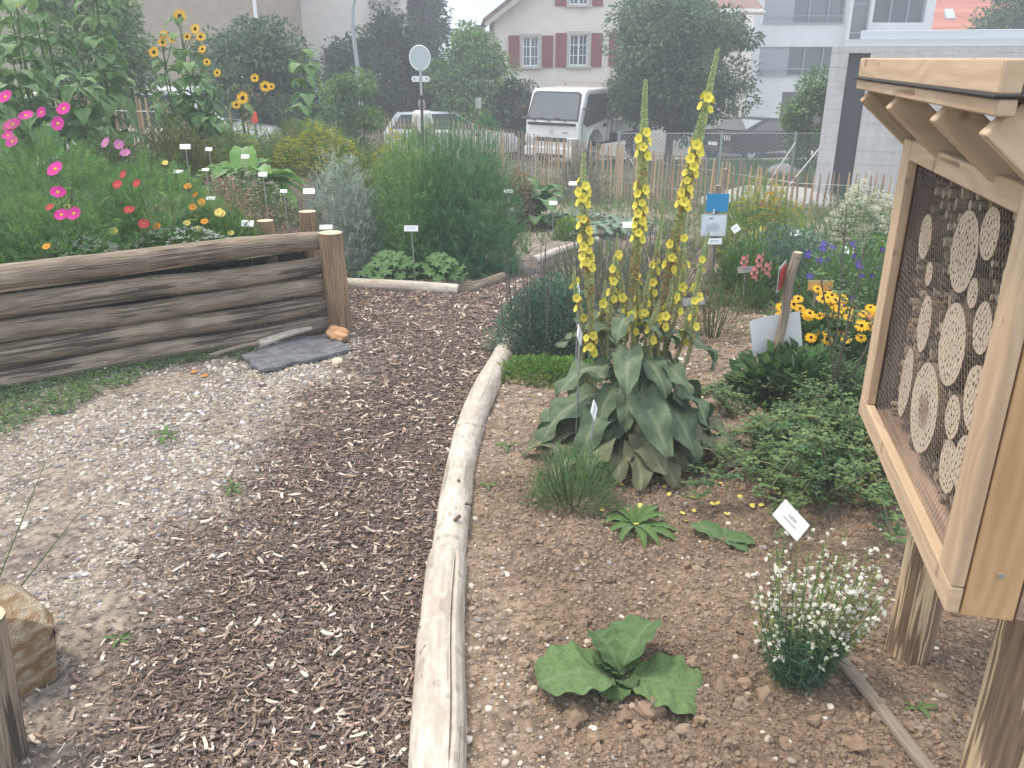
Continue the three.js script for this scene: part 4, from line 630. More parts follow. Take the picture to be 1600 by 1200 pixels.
// ================= insect hotel =================
{
  reseed(8);
  const h = thing('insect_hotel', 'large wooden insect hotel with drilled log slices behind chicken wire on two bark posts', 'insect hotel', [0.78, 0, -1.23], 1.3545);
  const Y = 0.72, W = 0.93, Hh = 0.745, D = 0.115, FT = 0.024; // local x along the face, y up, z into the box
  const P = (name, w, hh, d, x, y, z, m = M.plank, par = h) => { const o = mesh(name, board(w, hh, d), m, par); o.position.set(x, Y + y, z); return o; };
  const warm = M.plank, inner = M.innerWood;
  P('bottom_rail', W, 0.054, FT, W / 2, 0.027, FT / 2); P('top_rail', W - 0.162, 0.046, FT - 0.002, W / 2, Hh - 0.023, FT / 2);
  P('stile', 0.08, Hh - 0.056, FT, 0.04, 0.055 + (Hh - 0.056) / 2, FT / 2); P('stile', 0.08, Hh - 0.056, FT, W - 0.04, 0.055 + (Hh - 0.056) / 2, FT / 2);
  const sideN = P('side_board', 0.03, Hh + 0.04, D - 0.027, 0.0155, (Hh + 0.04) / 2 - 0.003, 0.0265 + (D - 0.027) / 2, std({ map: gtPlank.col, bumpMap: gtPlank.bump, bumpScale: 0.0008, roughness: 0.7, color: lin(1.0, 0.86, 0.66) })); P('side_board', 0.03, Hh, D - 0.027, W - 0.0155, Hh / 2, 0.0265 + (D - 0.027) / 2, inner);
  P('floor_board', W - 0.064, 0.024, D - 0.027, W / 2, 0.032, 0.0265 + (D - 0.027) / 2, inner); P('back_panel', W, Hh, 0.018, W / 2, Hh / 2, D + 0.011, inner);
  for (const [y, z] of [[0.07, 0.075], [0.44, 0.07]]) { const s = mesh('screw', new THREE.CylinderGeometry(0.0055, 0.0055, 0.004, 12).rotateZ(Math.PI / 2), M.metal, sideN); s.position.set(-0.0165, y - 0.37, z - 0.07); }
  // roof
  const roof = new THREE.Group(); roof.name = 'roof'; h.add(roof);
  P('upper_fascia', 1.115, 0.046, 0.03, W / 2, 0.907, -0.1, warm, roof); P('lower_fascia', 1.13, 0.024, 0.026, W / 2, 0.868, -0.102, warm, roof); 
  const felt = P('roofing_felt', 1.14, 0.005, 0.05, W / 2, 0.8825, -0.098, plain(0.03, 0.03, 0.032, 0.8), roof);
  const deck = P('roof_deck', 1.1, 0.02, 0.46, W / 2, 0.85, 0.14, plain(0.12, 0.105, 0.09, 0.95, { bumpMap: noiseBump, bumpScale: 0.01 }), roof); deck.rotation.x = 0.17;
  for (const x of [0.952, 0.62, 0.235, -0.05]) { const r = mesh('rafter', board(0.036, 0.06, 0.19), M.plank, roof); r.position.set(x, Y + 0.79, -0.022); r.rotation.x = 0.72; }
  // posts
  for (const [x, z, l] of [[0.845, 0.235, 0], [0.237, 0.285, 1]]) {
    const p = mesh('post', logGeo([[x, -0.3, z], [x + 0.004, 0.6, z], [x, 1.3, z]], l ? 0.085 : 0.064, 0.05, 24, 2), M.bark, h);
  }
  // drilled slices
  const endG = std({ map: tex(256, 256, (u, v) => { const d = Math.hypot(u - 0.5, v - 0.5) * 2, r = vnoise(d * 22, 5) * 0.6 + 0.4 * fbm(u * 40, v * 40, 3, 40); return lerp3([0.50, 0.39, 0.28], [0.70, 0.58, 0.44], r); }), roughness: 0.9 });
  const endBrown = std({ map: tex(256, 256, (u, v) => { const d = Math.hypot(u - 0.5, v - 0.47) * 2 + (fbm(u * 9, v * 9, 3, 9) - 0.5) * 0.25, r = fbm(u * 40, v * 40, 3, 40); return lerp3(lerp3([0.26, 0.16, 0.1], [0.36, 0.24, 0.16], r), lerp3([0.52, 0.42, 0.3], [0.7, 0.6, 0.46], r), sstep(0.2, 0.5, d)); }), roughness: 0.9 });
  const barkM = std({ map: gtStake.col, bumpMap: gtStake.bump, bumpScale: 0.004, roughness: 1, color: lin(0.7, 0.6, 0.5) });
  const slice = (x, y, r, z, m, k, hole = 0.0042, sq = 1) => {
    const sh = new THREE.Shape(), N = 34; for (let q = 0; q <= N; q++) { const a = q / N * Math.PI * 2, R = r * (1 + 0.07 * (vnoise(Math.cos(a) * 1.7 + k * 9, Math.sin(a) * 1.7 + k) - 0.5)); q ? sh.lineTo(Math.cos(a) * R * sq, Math.sin(a) * R) : sh.moveTo(Math.cos(a) * R * sq, Math.sin(a) * R); }
    const pts = []; for (let t = 0; t < 1400 && pts.length < 120; t++) { const a = rr(0, 6.28), R = Math.sqrt(rnd()) * (r - hole * 2.6), p = [Math.cos(a) * R * sq, Math.sin(a) * R]; if (pts.every((o) => Math.hypot(o[0] - p[0], o[1] - p[1]) > hole * 3.4)) pts.push(p); }
    for (const p of pts) { const hp = new THREE.Path(), hr = hole * rr(0.55, 1.05); for (let q = 0; q <= 7; q++) { const a = -q / 7 * Math.PI * 2; q ? hp.lineTo(p[0] + Math.cos(a) * hr, p[1] + Math.sin(a) * hr) : hp.moveTo(p[0] + Math.cos(a) * hr, p[1] + Math.sin(a) * hr); } sh.holes.push(hp); }
    const g = new THREE.ExtrudeGeometry(sh, { depth: D - 0.01 - z, bevelEnabled: false }), u = g.attributes.uv; for (let i = 0; i < u.count; i++) u.setXY(i, 0.5 + u.getX(i) / r * 0.48, 0.5 + u.getY(i) / r * 0.48);
    const o = mesh('drilled_slice', g, [m, barkM], h); o.position.set(x, Y + y, z); return o;
  };
  const S = [[0.733, 0.537, 0.052], [0.672, 0.463, 0.028], [0.48, 0.556, 0.086], [0.308, 0.627, 0.05], [0.352, 0.502, 0.03], [0.66, 0.345, 0.068], [0.39, 0.382, 0.085], [0.262, 0.458, 0.05], [0.722, 0.172, 0.09], [0.49, 0.2, 0.102], [0.318, 0.252, 0.046], [0.305, 0.148, 0.056], [0.2, 0.34, 0.062], [0.2, 0.2, 0.06], [0.17, 0.56, 0.07], [0.12, 0.44, 0.045], [0.115, 0.12, 0.055], [0.21, 0.67, 0.03]];
  S.forEach(([x, y, r], k) => { const s = slice(x, y, r, 0.04 + (k % 3) * 0.007, k === 9 ? endBrown : endG, k, r > 0.06 ? 0.0042 : 0.0036, k === 8 ? 0.55 : k === 5 ? 0.75 : 1); if (k === 9) s.userData.label = 'largest drilled slice with a brown heart'; });
  // reeds and hollow stems packed between
  const reedM = [plain(0.34, 0.25, 0.165, 0.8), plain(0.24, 0.17, 0.115, 0.85), plain(0.46, 0.37, 0.26, 0.8), plain(0.15, 0.105, 0.075, 0.9)], reeds = [];
  for (let t = 0; t < 26000 && reeds.length < 300; t++) { const x = rr(0.24, W - 0.075), y = rr(0.055, Hh - 0.05), r = rr(0.006, 0.0115); if (S.every(([a, b, c], k) => Math.hypot((x - a) / (k === 8 ? 0.55 : k === 5 ? 0.75 : 1), y - b) > c + r) && reeds.every((q) => Math.hypot(q[0] - x, q[1] - y) > q[2] + r - 0.001)) reeds.push([x, y, r]); }
  const reedG = [0.006, 0.008, 0.0105, 0.0125].map((r) => { const s = new THREE.Shape(); s.absarc(0, 0, r, 0, 6.283, false); const hp = new THREE.Path(); hp.absarc(0, 0, r * 0.6, 0, 6.283, true); s.holes.push(hp); return new THREE.ExtrudeGeometry(s, { depth: 0.1, bevelEnabled: false, curveSegments: 5 }); });
  for (const [x, y, r] of reeds) { const o = mesh('hollow_stem', reedG[clamp(Math.round((r - 0.006) / 0.0022), 0, 3)], pick(reedM), h); o.position.set(x, Y + y, rr(0.058, 0.078)); o.scale.z = 0.35; o.rotation.set(gauss() * 0.06, gauss() * 0.06, 0); }
  // chicken wire: hexagons of twisted wire
  const g = new GB(), a = 0.0155, x0 = 0.06, x1 = W - 0.06, y0 = 0.05, y1 = Hh - 0.045, zz = FT + 0.004, r = 0.00034, wob = (x, y) => V(x + (vnoise(x * 60, y * 60) - 0.5) * 0.0015, Y + y, zz + (vnoise(x * 14, y * 14 + 5) - 0.5) * 0.004);
  const dx = a, dy = a * 0.86, nx = Math.floor((x1 - x0) / dx), ny = Math.floor((y1 - y0) / dy);
  for (let j = 0; j <= ny; j++) for (let i = 0; i <= nx; i++) {
    const ox = (j % 2) * dx / 2, x = x0 + i * dx + ox, y = y0 + j * dy; if (x > x1) continue;
    tube(g, [wob(x, y), wob(x, y + dy * 0.5)], r * 1.7, 3, [1, 1, 1], { cap: false });
    if (j < ny) for (const s of [-0.5, 0.5]) { const X = x + s * dx; if (X >= x0 && X <= x1) tube(g, [wob(x, y + dy * 0.5), wob(X, y + dy)], r, 3, [1, 1, 1], { cap: false }); }
  }
  mesh('wire_netting', g.geo(), plain(0.42, 0.42, 0.41, 0.45, { metalness: 0.7 }), h);
}

// ================= plants =================
const C = { green: [0.115, 0.21, 0.065], fresh: [0.155, 0.285, 0.07], lime: [0.24, 0.35, 0.06], deep: [0.07, 0.14, 0.05], grey: [0.175, 0.245, 0.165], silver: [0.37, 0.43, 0.35], blue: [0.145, 0.24, 0.16], olive: [0.185, 0.215, 0.08], straw: [0.36, 0.29, 0.15], brown: [0.19, 0.12, 0.07], stem: [0.15, 0.2, 0.07] };
// points in a dome of uneven outline; cb(point, outward)
function dome(cx, cy, cz, rx, ry, rz, n, cb, outside = false, o = 0) {
  for (let k = 0; k < n; k++) {
    const az = rr(0, Math.PI * 2), sy = rr(-0.12, 1), cr = Math.sqrt(Math.max(0, 1 - sy * sy)), q = (outside ? 0.95 : Math.cbrt(rnd())) * (0.72 + 0.5 * fbm(Math.cos(az) * 1.6 + o + 5, sy * 2 + Math.sin(az) * 1.6 + o + 5, 3));
    const d = V(Math.cos(az) * cr, sy, Math.sin(az) * cr); cb(V(cx + d.x * rx * q, cy + Math.max(0, d.y) * ry * q + (d.y < 0 ? d.y * 0.1 * ry : 0), cz + d.z * rz * q), d);
  }
}
const jig = (d, up, a) => V(d.x + gauss() * a, d.y + up + gauss() * a, d.z + gauss() * a).normalize();
const stemsOf = (par, n, R, Hh, spread, c = C.stem, r = 0.004) => { for (let k = 0; k < n; k++) { const a = rr(0, 6.28), q = Math.sqrt(rnd()), g = new GB(); tube(g, [V(Math.cos(a) * R * 0.3 * q, 0, Math.sin(a) * R * 0.3 * q), V(Math.cos(a) * R * 0.6 * q, Hh * 0.5, Math.sin(a) * R * 0.6 * q), V(Math.cos(a) * R * spread * q, Hh * rr(0.8, 1), Math.sin(a) * R * spread * q)], [r, r * 0.8, r * 0.4], 5, vary(c)); mesh('stem', g.geo(), M.leaf, par); } };
// bushy plant of many small leaves or threads; every leaf takes its colour from one palette at random, wherever it sits
function bush({ name, label, cat = 'plant', pos, rx, ry, rz, n, mode = 'leaf', len, w, pal, up = 0.5, spreadA = 0.6, mat = M.leaf, stems = 8, lift = 0, group }) {
  const t = thing(name, label, cat, pos, 0, group), g = new GB(), o = rnd() * 50; stemsOf(t, stems, Math.max(rx, rz), ry * 0.8, 0.8);
  dome(0, lift, 0, rx, ry, rz, n, (p, d) => {
    const c = vary(pick(pal), 0.22), L = len * rr(0.6, 1.3);
    if (mode === 'leaf') leaf(g, p, jig(d, up, spreadA), gauss() * 0.8, L, w * rr(0.7, 1.2), c);
    else if (mode === 'strip') strip(g, p, jig(d, up, spreadA), L * rr(0.6, 1), w, rr(0.05, 0.3), 1, c, 0.3);
    else if (rnd() < 0.42) { const dd = jig(d, up, spreadA), sd = perp(dd).applyAxisAngle(dd, rr(0, 3.1)); strip(g, p, dd, L * 1.7, w * 0.8, 0.2, 2, c, 0.5); for (let q = 0; q < 8; q++) { const u = 0.25 + 0.75 * (q >> 1) / 4, k = q % 2 ? 1 : -1, o2 = p.clone().addScaledVector(dd, L * 1.7 * u); o2.y -= 0.2 * L * 1.7 * u * u; strip(g, o2, V(dd.x * 0.7 + sd.x * k, dd.y * 0.7 + sd.y * k, dd.z * 0.7 + sd.z * k).normalize(), L * rr(0.55, 0.9) * (1.15 - 0.6 * u), w * 0.8, 0.2, 1, c, 0.35); } }
  }, false, o);
  mesh('foliage', g.geo(), mat, t); return t;
}
function petalFlower(R, n, c, cc, { w = 0.5, cup = 0.15, cr = 0.22, ch = 0.12, notch = false, point = false } = {}) {
  const g = new GB(); // faces +y
  for (let k = 0; k < n; k++) {
    const a = k / n * 6.283 + hash(k, 7) * 0.12, pc = vary(c, 0.1), s = [-Math.sin(a), Math.cos(a)], d = [Math.cos(a), Math.sin(a)], q = (u, v, h) => g.v(R * (d[0] * u + s[0] * v), R * h, R * (d[1] * u + s[1] * v), pc);
    const m0 = q(0.12, 0, 0), l1 = q(0.55, -w * 0.42, cup * 0.6), m1 = q(0.55, 0, cup * 0.4), r1 = q(0.55, w * 0.42, cup * 0.6), l2 = q(point ? 0.8 : 0.95, -w * 0.36, cup), m2 = q(notch ? 0.92 : point ? 1.15 : 1.02, 0, cup * 0.8), r2 = q(point ? 0.8 : 0.95, w * 0.36, cup);
    g.t(m0, l1, m1); g.t(m0, m1, r1); g.t(l1, l2, m2); g.t(l1, m2, m1); g.t(m1, m2, r2); g.t(m1, r2, r1);
  }
  if (cc) { let prev = null; for (let i = 0; i <= 3; i++) { const e = i / 3 * 1.5708, row = []; for (let j = 0; j < 10; j++) row.push(g.v(Math.cos(j / 10 * 6.283) * R * cr * Math.cos(e), R * (0.02 + ch * Math.sin(e)), Math.sin(j / 10 * 6.283) * R * cr * Math.cos(e), vary(cc, 0.15))); if (prev) for (let j = 0; j < 10; j++) { const k = (j + 1) % 10; g.t(prev[j], row[j], row[k]); g.t(prev[j], row[k], prev[k]); } prev = row; } }
  return g.geo();
}
const putFlower = (par, geo, x, y, z, s, tilt = [0.5, 0], m = M.petal, name = 'flower') => { const o = mesh(name, geo, m, par); o.position.set(x, y, z); o.scale.setScalar(s); o.rotation.set(tilt[0] + gauss() * 0.35, rr(0, 6), tilt[1] + gauss() * 0.35, 'XZY'); return o; };
const thinStem = (par, a, b, r = 0.002, c = C.stem) => { const g = new GB(), m = V((a.x + b.x) / 2 + gauss() * 0.02, (a.y + b.y) / 2, (a.z + b.z) / 2 + gauss() * 0.02); tube(g, curve([a, m, b], 5), r, 4, c, { cap: false }); return mesh('stem', g.geo(), M.leaf, par); };

// ---- trees and shrubs beyond the garden ----
function tree({ name, label, cat = 'tree', x, z, y = -1.1, h0, w, top, n, len, pal, dz = 1, conifer = false, limbs = 7, clumps = 46, tr = 0.07, group }) {
  const t = thing(name, label, cat, [x, y, z], 0, group), g = new GB(), Hh = top - y, cy = (h0 - y + Hh) / 2, ry = (Hh - (h0 - y)) / 2, cs = [];
  for (let k = 0; k < clumps; k++) { let d; do d = V(rr(-1, 1), rr(-1, 1), rr(-1, 1)); while (d.lengthSq() > 1); const q = d.length(); d.multiplyScalar(Math.pow(q, 0.45) / Math.max(q, 0.01) * rr(0.72, 1.0)); const nar = conifer ? 1 - 0.55 * Math.max(0, d.y) : 1; cs.push(V(d.x * w / 2 * nar, cy + d.y * ry, d.z * w / 2 * dz * nar)); }
  const cr = Math.cbrt(w * w * ry * 2 / clumps) * 0.62;
  for (let k = 0; k < n; k++) { const c = cs[k % cs.length], s = cs.length, d = dirOf(rr(0, 6.28), Math.asin(rr(-1, 1))), q = cr * Math.cbrt(rnd()) * (0.6 + 0.7 * hash(k % s, 5)); const p = V(c.x + d.x * q * 1.15, c.y + d.y * q * (conifer ? 1.5 : 0.8), c.z + d.z * q * 1.15), col = vary(pal[(k % s) % pal.length], 0.25); if (conifer) strip(g, p, jig(V(d.x, 0.7, d.z), 0.2, 0.3), len * rr(0.7, 1.5), len * 0.32, 0.1, 1, col, 0.4); else leaf(g, p, jig(d, -0.1, 0.6), gauss(), len * rr(0.6, 1.3), len * 0.3, col); }
  const tg = new GB(); tube(tg, curve([[0, 0, 0], [gauss() * 0.06, Hh * 0.3, 0], [gauss() * 0.1, Hh * 0.75, gauss() * 0.1]], 8), (u) => tr * (1 - 0.7 * u), 9, [0.12, 0.095, 0.075], { bump: 0.12 }); mesh('trunk', tg.geo(), M.vc, t);
  for (let k = 0; k < limbs; k++) { const e = cs[Math.floor(rnd() * cs.length)], b = new GB(); tube(b, curve([[0, Hh * rr(0.18, 0.5), 0], [e.x * 0.5, mix(Hh * 0.3, e.y, 0.5), e.z * 0.5], [e.x, e.y, e.z]], 6), (u) => tr * 0.45 * (1 - 0.8 * u), 6, [0.12, 0.095, 0.075]); mesh('limb', b.geo(), M.vc, t); }
  mesh('crown', g.geo(), M.leaf, t); return t;
}
reseed(101);
const dk = [[0.045, 0.08, 0.045], [0.036, 0.068, 0.04], [0.055, 0.092, 0.048]], md = [[0.105, 0.175, 0.085], [0.09, 0.155, 0.075], [0.13, 0.205, 0.09]], lt = [[0.17, 0.28, 0.09], [0.14, 0.24, 0.085], [0.2, 0.31, 0.09]];
tree({ name: 'leafy_shrub', label: 'large dark green deciduous shrub between the sunflowers and the yew', cat: 'shrub', x: -5.75, z: -20, h0: -0.7, w: 2.9, top: 2.6, n: 16000, len: 0.13, pal: md, clumps: 60 });
tree({ name: 'yew_tree', label: 'broad dark yew tree behind the street lamp', x: -3.9, z: -27.5, y: -1.4, h0: -1.2, w: 4.4, top: 2.75, n: 34000, len: 0.13, pal: dk, clumps: 120, tr: 0.14 });
tree({ name: 'tall_conifer', label: 'tall dark conifer rising behind the yew against the sky', x: -4.6, z: -38, y: -1.7, h0: 0.5, w: 3.3, top: 6.2, n: 18000, len: 0.2, pal: dk, clumps: 80, tr: 0.2 });
tree({ name: 'pale_tree', label: 'pale green tree between the round sign and the cream house', x: -1.25, z: -26.2, y: -1.3, h0: -0.9, w: 2.3, top: 2.55, n: 15000, len: 0.13, pal: lt, clumps: 56 });
tree({ name: 'leafy_shrub', label: 'light green shrub beside the single tall leafy sunflower stem', cat: 'shrub', x: -3.2, z: -17, h0: -0.9, w: 1.15, top: 1.55, n: 9000, len: 0.09, pal: lt, clumps: 34, tr: 0.04 });
tree({ name: 'garden_tree', label: 'large rounded green tree hiding the right half of the cream house', x: 4.3, z: -23.4, y: -1.1, h0: -0.35, w: 4.0, top: 3.4, n: 36000, len: 0.12, pal: [[0.12, 0.185, 0.1], [0.1, 0.16, 0.085], [0.155, 0.225, 0.11]], clumps: 110, tr: 0.12, limbs: 12 });
tree({ name: 'leafy_shrub', label: 'dark shrub between the pale tree and the truck cab', cat: 'shrub', x: 0.0, z: -26.4, y: -1.3, h0: -1.2, w: 1.8, top: 1.1, n: 9000, len: 0.12, pal: dk, clumps: 36 });
tree({ name: 'young_tree', label: 'young light green tree beside the corner of the concrete shed', x: 6.6, z: -19, y: -1.1, h0: -0.7, w: 1.05, top: 1.35, n: 5200, len: 0.1, pal: lt, clumps: 26, tr: 0.03 });
tree({ name: 'leafy_tree', label: 'green tree top in front of the orange red roof', x: 18.0, z: -31, y: -1.7, h0: 1.2, w: 3.2, top: 4.6, n: 9000, len: 0.17, pal: md, clumps: 46, tr: 0.14 });
tree({ name: 'leafy_tree', label: 'light green layered tree behind the tall leafy plants in front of the beige wall', x: -7.2, z: -15, y: -0.5, h0: 0.3, w: 2.3, top: 3.6, n: 13000, len: 0.11, pal: [[0.21, 0.31, 0.13], [0.18, 0.27, 0.11]], clumps: 44, tr: 0.08, dz: 0.7 });
bush({ name: 'clipped_hedge', label: 'dark clipped hedge below the beige house wall', cat: 'hedge', pos: [-9.6, -1.1, -23.5], rx: 3.4, ry: 2.15, rz: 0.7, n: 12000, len: 0.12, w: 0.04, pal: dk, stems: 6 });

// ---- raised bed: cosmos, marigolds, alyssum ----
reseed(202);
const thread = [[0.15, 0.3, 0.085], [0.175, 0.335, 0.09], [0.125, 0.26, 0.085], [0.21, 0.37, 0.1]];
const cosA = bush({ name: 'cosmos_plant', label: 'broad feathery cosmos plant with magenta flowers at the near end of the log wall', pos: [-3.0, 0.45, -5.2], rx: 0.78, ry: 0.78, rz: 0.62, n: 12000, mode: 'thread', len: 0.06, w: 0.0045, pal: thread, up: 0.4 });
const cosB = bush({ name: 'cosmos_plant', label: 'feathery cosmos plant with red and lilac flowers in the middle of the raised bed', pos: [-2.3, 0.45, -5.35], rx: 0.5, ry: 0.6, rz: 0.5, n: 7600, mode: 'thread', len: 0.055, w: 0.0045, pal: thread, up: 0.4 });
const marig = bush({ name: 'marigold_plant', label: 'marigold plant with orange and yellow flowers beside the cosmos', pos: [-1.93, 0.42, -5.4], rx: 0.36, ry: 0.3, rz: 0.35, n: 2600, len: 0.06, w: 0.009, pal: [C.green, C.fresh], up: 0.6 });
const magenta = petalFlower(1, 8, [0.62, 0.045, 0.30], [0.75, 0.5, 0.06], { w: 0.72, notch: true }), lilac = petalFlower(1, 8, [0.55, 0.2, 0.42], [0.6, 0.4, 0.1], { w: 0.7 }), redF = petalFlower(1, 7, [0.5, 0.05, 0.06], [0.5, 0.3, 0.05], { w: 0.8 }), orangeF = petalFlower(1, 14, [0.8, 0.33, 0.03], [0.55, 0.2, 0.02], { w: 0.4 }), yellowF = petalFlower(1, 12, [0.82, 0.68, 0.2], [0.7, 0.45, 0.05], { w: 0.45 }), whiteF = petalFlower(1, 8, [0.8, 0.78, 0.78], [0.7, 0.5, 0.05], { w: 0.7 });
const onPlant = (t, geo, list, s, tilt = [0.75, 0]) => { for (const [x, y, z] of list) { const p = t.position; putFlower(t, geo, x - p.x, y - p.y, z - p.z, s * rr(0.8, 1.15), tilt); thinStem(t, V((x - p.x) * 0.75, Math.max(0.05, y - p.y - 0.3), (z - p.z) * 0.6 - 0.05), V(x - p.x, y - p.y, z - p.z)); } };
const cosC = bush({ name: 'cosmos_plant', label: 'low feathery cosmos plant without flowers pressed against the top log', pos: [-2.75, 0.5, -4.72], rx: 0.5, ry: 0.42, rz: 0.28, n: 5200, mode: 'thread', len: 0.05, w: 0.0045, pal: thread, up: 0.4 });
onPlant(cosA, magenta, [[-3.08, 1.43, -5.3], [-2.98, 1.32, -5.3], [-2.88, 1.34, -5.3], [-3.0, 1.22, -5.1], [-3.07, 1.27, -5.3], [-2.74, 1.36, -5.3], [-2.74, 1.28, -5.2], [-2.95, 1.19, -5.05], [-3.1, 1.25, -5.3], [-2.47, 1.09, -4.57], [-2.47, 0.97, -4.55], [-2.39, 0.86, -4.52], [-2.47, 0.85, -4.54]], 0.044);
onPlant(cosA, redF, [[-2.53, 0.89, -4.55], [-2.46, 0.58, -4.36]], 0.026); onPlant(cosA, whiteF, [[-3.1, 1.2, -5.1]], 0.04); onPlant(cosA, orangeF, [[-2.52, 0.7, -4.42]], 0.022);
onPlant(cosB, lilac, [[-2.52, 1.16, -5.3], [-2.44, 1.15, -5.3], [-2.41, 1.1, -5.3]], 0.032); onPlant(cosB, redF, [[-2.26, 1.02, -4.9], [-2.28, 0.97, -4.85], [-2.19, 0.97, -4.9], [-2.25, 0.82, -4.88], [-2.17, 0.74, -4.86]], 0.028); onPlant(cosB, yellowF, [[-2.17, 1.04, -5.3], [-2.6, 0.84, -4.85], [-2.35, 0.7, -4.85]], 0.024);
onPlant(marig, orangeF, [[-2.01, 0.91, -5.2], [-1.97, 0.86, -5.2], [-1.92, 0.82, -5.15], [-1.98, 0.79, -5.15], [-2.2, 0.68, -5.1], [-1.87, 0.55, -5.1], [-2.08, 0.58, -5.08], [-1.9, 0.71, -5.1]], 0.026); onPlant(marig, yellowF, [[-2.01, 0.7, -5.1], [-1.84, 0.75, -5.2], [-1.78, 0.62, -5.2], [-1.82, 0.74, -5.2], [-1.95, 0.66, -5.1]], 0.026);
for (const [x, z, rx, l] of [[-2.05, -5.02, 0.36, 'mound of white sweet alyssum spilling over the top log near the marigolds'], [-2.5, -4.72, 0.26, 'mound of white sweet alyssum spilling over the top log below the cosmos']]) {
  const t = bush({ name: 'alyssum_mound', label: l, pos: [x, 0.55, z], rx, ry: 0.13, rz: 0.17, n: 2600, len: 0.03, w: 0.005, pal: [C.green, C.fresh], up: 0.3, stems: 4 }), g = new GB();
  dome(0, 0.01, 0, rx, 0.14, 0.17, 260, (p) => { for (let k = 0; k < 9; k++) leaf(g, V(p.x + gauss() * 0.012, p.y + gauss() * 0.006, p.z + gauss() * 0.012), jig(V(0, 0.4, 0.5), 0, 0.5), 0, 0.012, 0.005, vary([0.72, 0.73, 0.7], 0.08)); }, true); stuff(mesh('blossom', g.geo(), M.petal, t));
}
// ---- sunflowers ----
reseed(303);
const heart = (u) => u < 0.18 ? 0.35 + u * 3.6 : Math.max(0.02, 1 - ((u - 0.18) / 0.82) ** 1.6);
const sunLeaves = Array.from({ length: 5 }, (_, k) => broadLeaf({ L: 1, W: 0.42, wf: heart, a0: 0.25 - k * 0.08, a1: -0.9 - k * 0.15, fold: 0.2, wave: 0.06, waves: 3, nu: 8, nv: 4, c: [[0.2, 0.33, 0.135], [0.175, 0.3, 0.12], [0.23, 0.36, 0.15], [0.155, 0.27, 0.11], [0.22, 0.35, 0.135]][k], rib: [0.2, 0.28, 0.12], ph: k }));
const sunHead = petalFlower(1, 18, [0.85, 0.5, 0.035], [0.05, 0.028, 0.015], { w: 0.3, cr: 0.36, ch: 0.1, cup: 0.08, point: true });
function sunflower(label, x, z, y0, top, nl, size, heads, group, light = 1) {
  const t = thing('sunflower', label, 'sunflower', [x, y0, z], 0, group), Hh = top - y0, lx = gauss() * 0.08, g = new GB(), pts = curve([[0, 0, 0], [lx * 0.4, Hh * 0.5, gauss() * 0.03], [lx, Hh, 0]], 10); tube(g, pts, (u) => mix(0.014, 0.006, u), 6, [0.16, 0.22, 0.09]); mesh('stem', g.geo(), M.leaf, t);
  for (let k = 0; k < nl; k++) { const u = rr(0.16, 0.99), p = pts[Math.round(u * 10)], a = k * 2.4 + rr(-0.4, 0.4), m = mesh('leaf', sunLeaves[Math.floor(rnd() * 5)], M.leaf, t), s = size * mix(1.15, 0.6, u) * rr(0.75, 1.15), pe = s * 0.35; m.position.set(p.x + Math.cos(a) * pe, p.y + pe * 0.35 + gauss() * 0.03, p.z + Math.sin(a) * pe); m.rotation.set(gauss() * 0.3, -a, gauss() * 0.25); m.scale.setScalar(s); const pg = new GB(); tube(pg, [V(p.x, p.y, p.z), V(m.position.x, m.position.y, m.position.z)], 0.004, 4, [0.16, 0.22, 0.09], { cap: false }); mesh('leaf_stalk', pg.geo(), M.leaf, m); const ls = m.children[0]; m.updateMatrix(); ls.applyMatrix4(m.matrix.clone().invert()); }
  for (const [hx, hy, hz, s, fx, fz] of heads) { const o = mesh('flower_head', sunHead, M.petal, t); o.position.set(hx - x, hy - y0, hz - z); o.scale.setScalar(s * 0.82); o.rotation.set(fx ?? 1.2, 0, fz ?? gauss() * 0.3, 'XZY'); thinStem(t, V(lx, Hh * rr(0.6, 0.85), 0), V(hx - x, hy - y0, hz - z - 0.01), 0.005); }
  return t;
}
const G1 = 'tall leafy sunflower plants in front of the beige house';
[[-5.9, -9.2, 2.45], [-5.35, -8.8, 2.5], [-4.95, -9.4, 2.7], [-4.6, -8.9, 2.6], [-4.3, -9.3, 2.4], [-5.2, -8.3, 1.9], [-6.3, -8.8, 2.2], [-4.8, -8.6, 2.15], [-5.05, -9.1, 2.35], [-4.45, -9.6, 2.2], [-5.75, -9.6, 2.55], [-4.2, -8.5, 1.45], [-4.75, -7.9, 1.5], [-4.55, -8.2, 1.75], [-5.6, -8.2, 1.6]].forEach(([x, z, top], k) => sunflower('tall green sunflower plant without open flowers in front of the beige wall', x, z, bedY(x, z), top, 40, 0.29, [], G1));
sunflower('tall sunflower with one yellow head high beside the pale wall edge', -5.5, -10, 0.4, 2.2, 16, 0.26, [[-5.45, 2.22, -9.95, 0.085, 1.2, 0.2]]);
sunflower('tallest sunflower with a drooping head at its tip and a ring of small heads', -3.66, -10, 0.4, 2.05, 40, 0.25, [[-3.66, 2.08, -9.93, 0.085, 1.5, -0.6], [-3.51, 1.95, -9.93, 0.07], [-3.6, 1.87, -9.9, 0.055], [-3.45, 1.87, -9.9, 0.065]]);
sunflower('sunflower with four small yellow heads close together on its top', -3.85, -9.9, 0.4, 1.86, 40, 0.25, [[-3.83, 1.89, -9.84, 0.062], [-3.85, 1.81, -9.82, 0.062], [-3.74, 1.84, -9.82, 0.05], [-3.96, 1.71, -9.82, 0.075]]);
sunflower('bushy sunflower with three yellow heads down its right side', -3.5, -9.7, 0.4, 1.7, 46, 0.26, [[-3.38, 1.74, -9.7, 0.055], [-3.33, 1.61, -9.65, 0.05], [-3.23, 1.5, -9.65, 0.055]]);
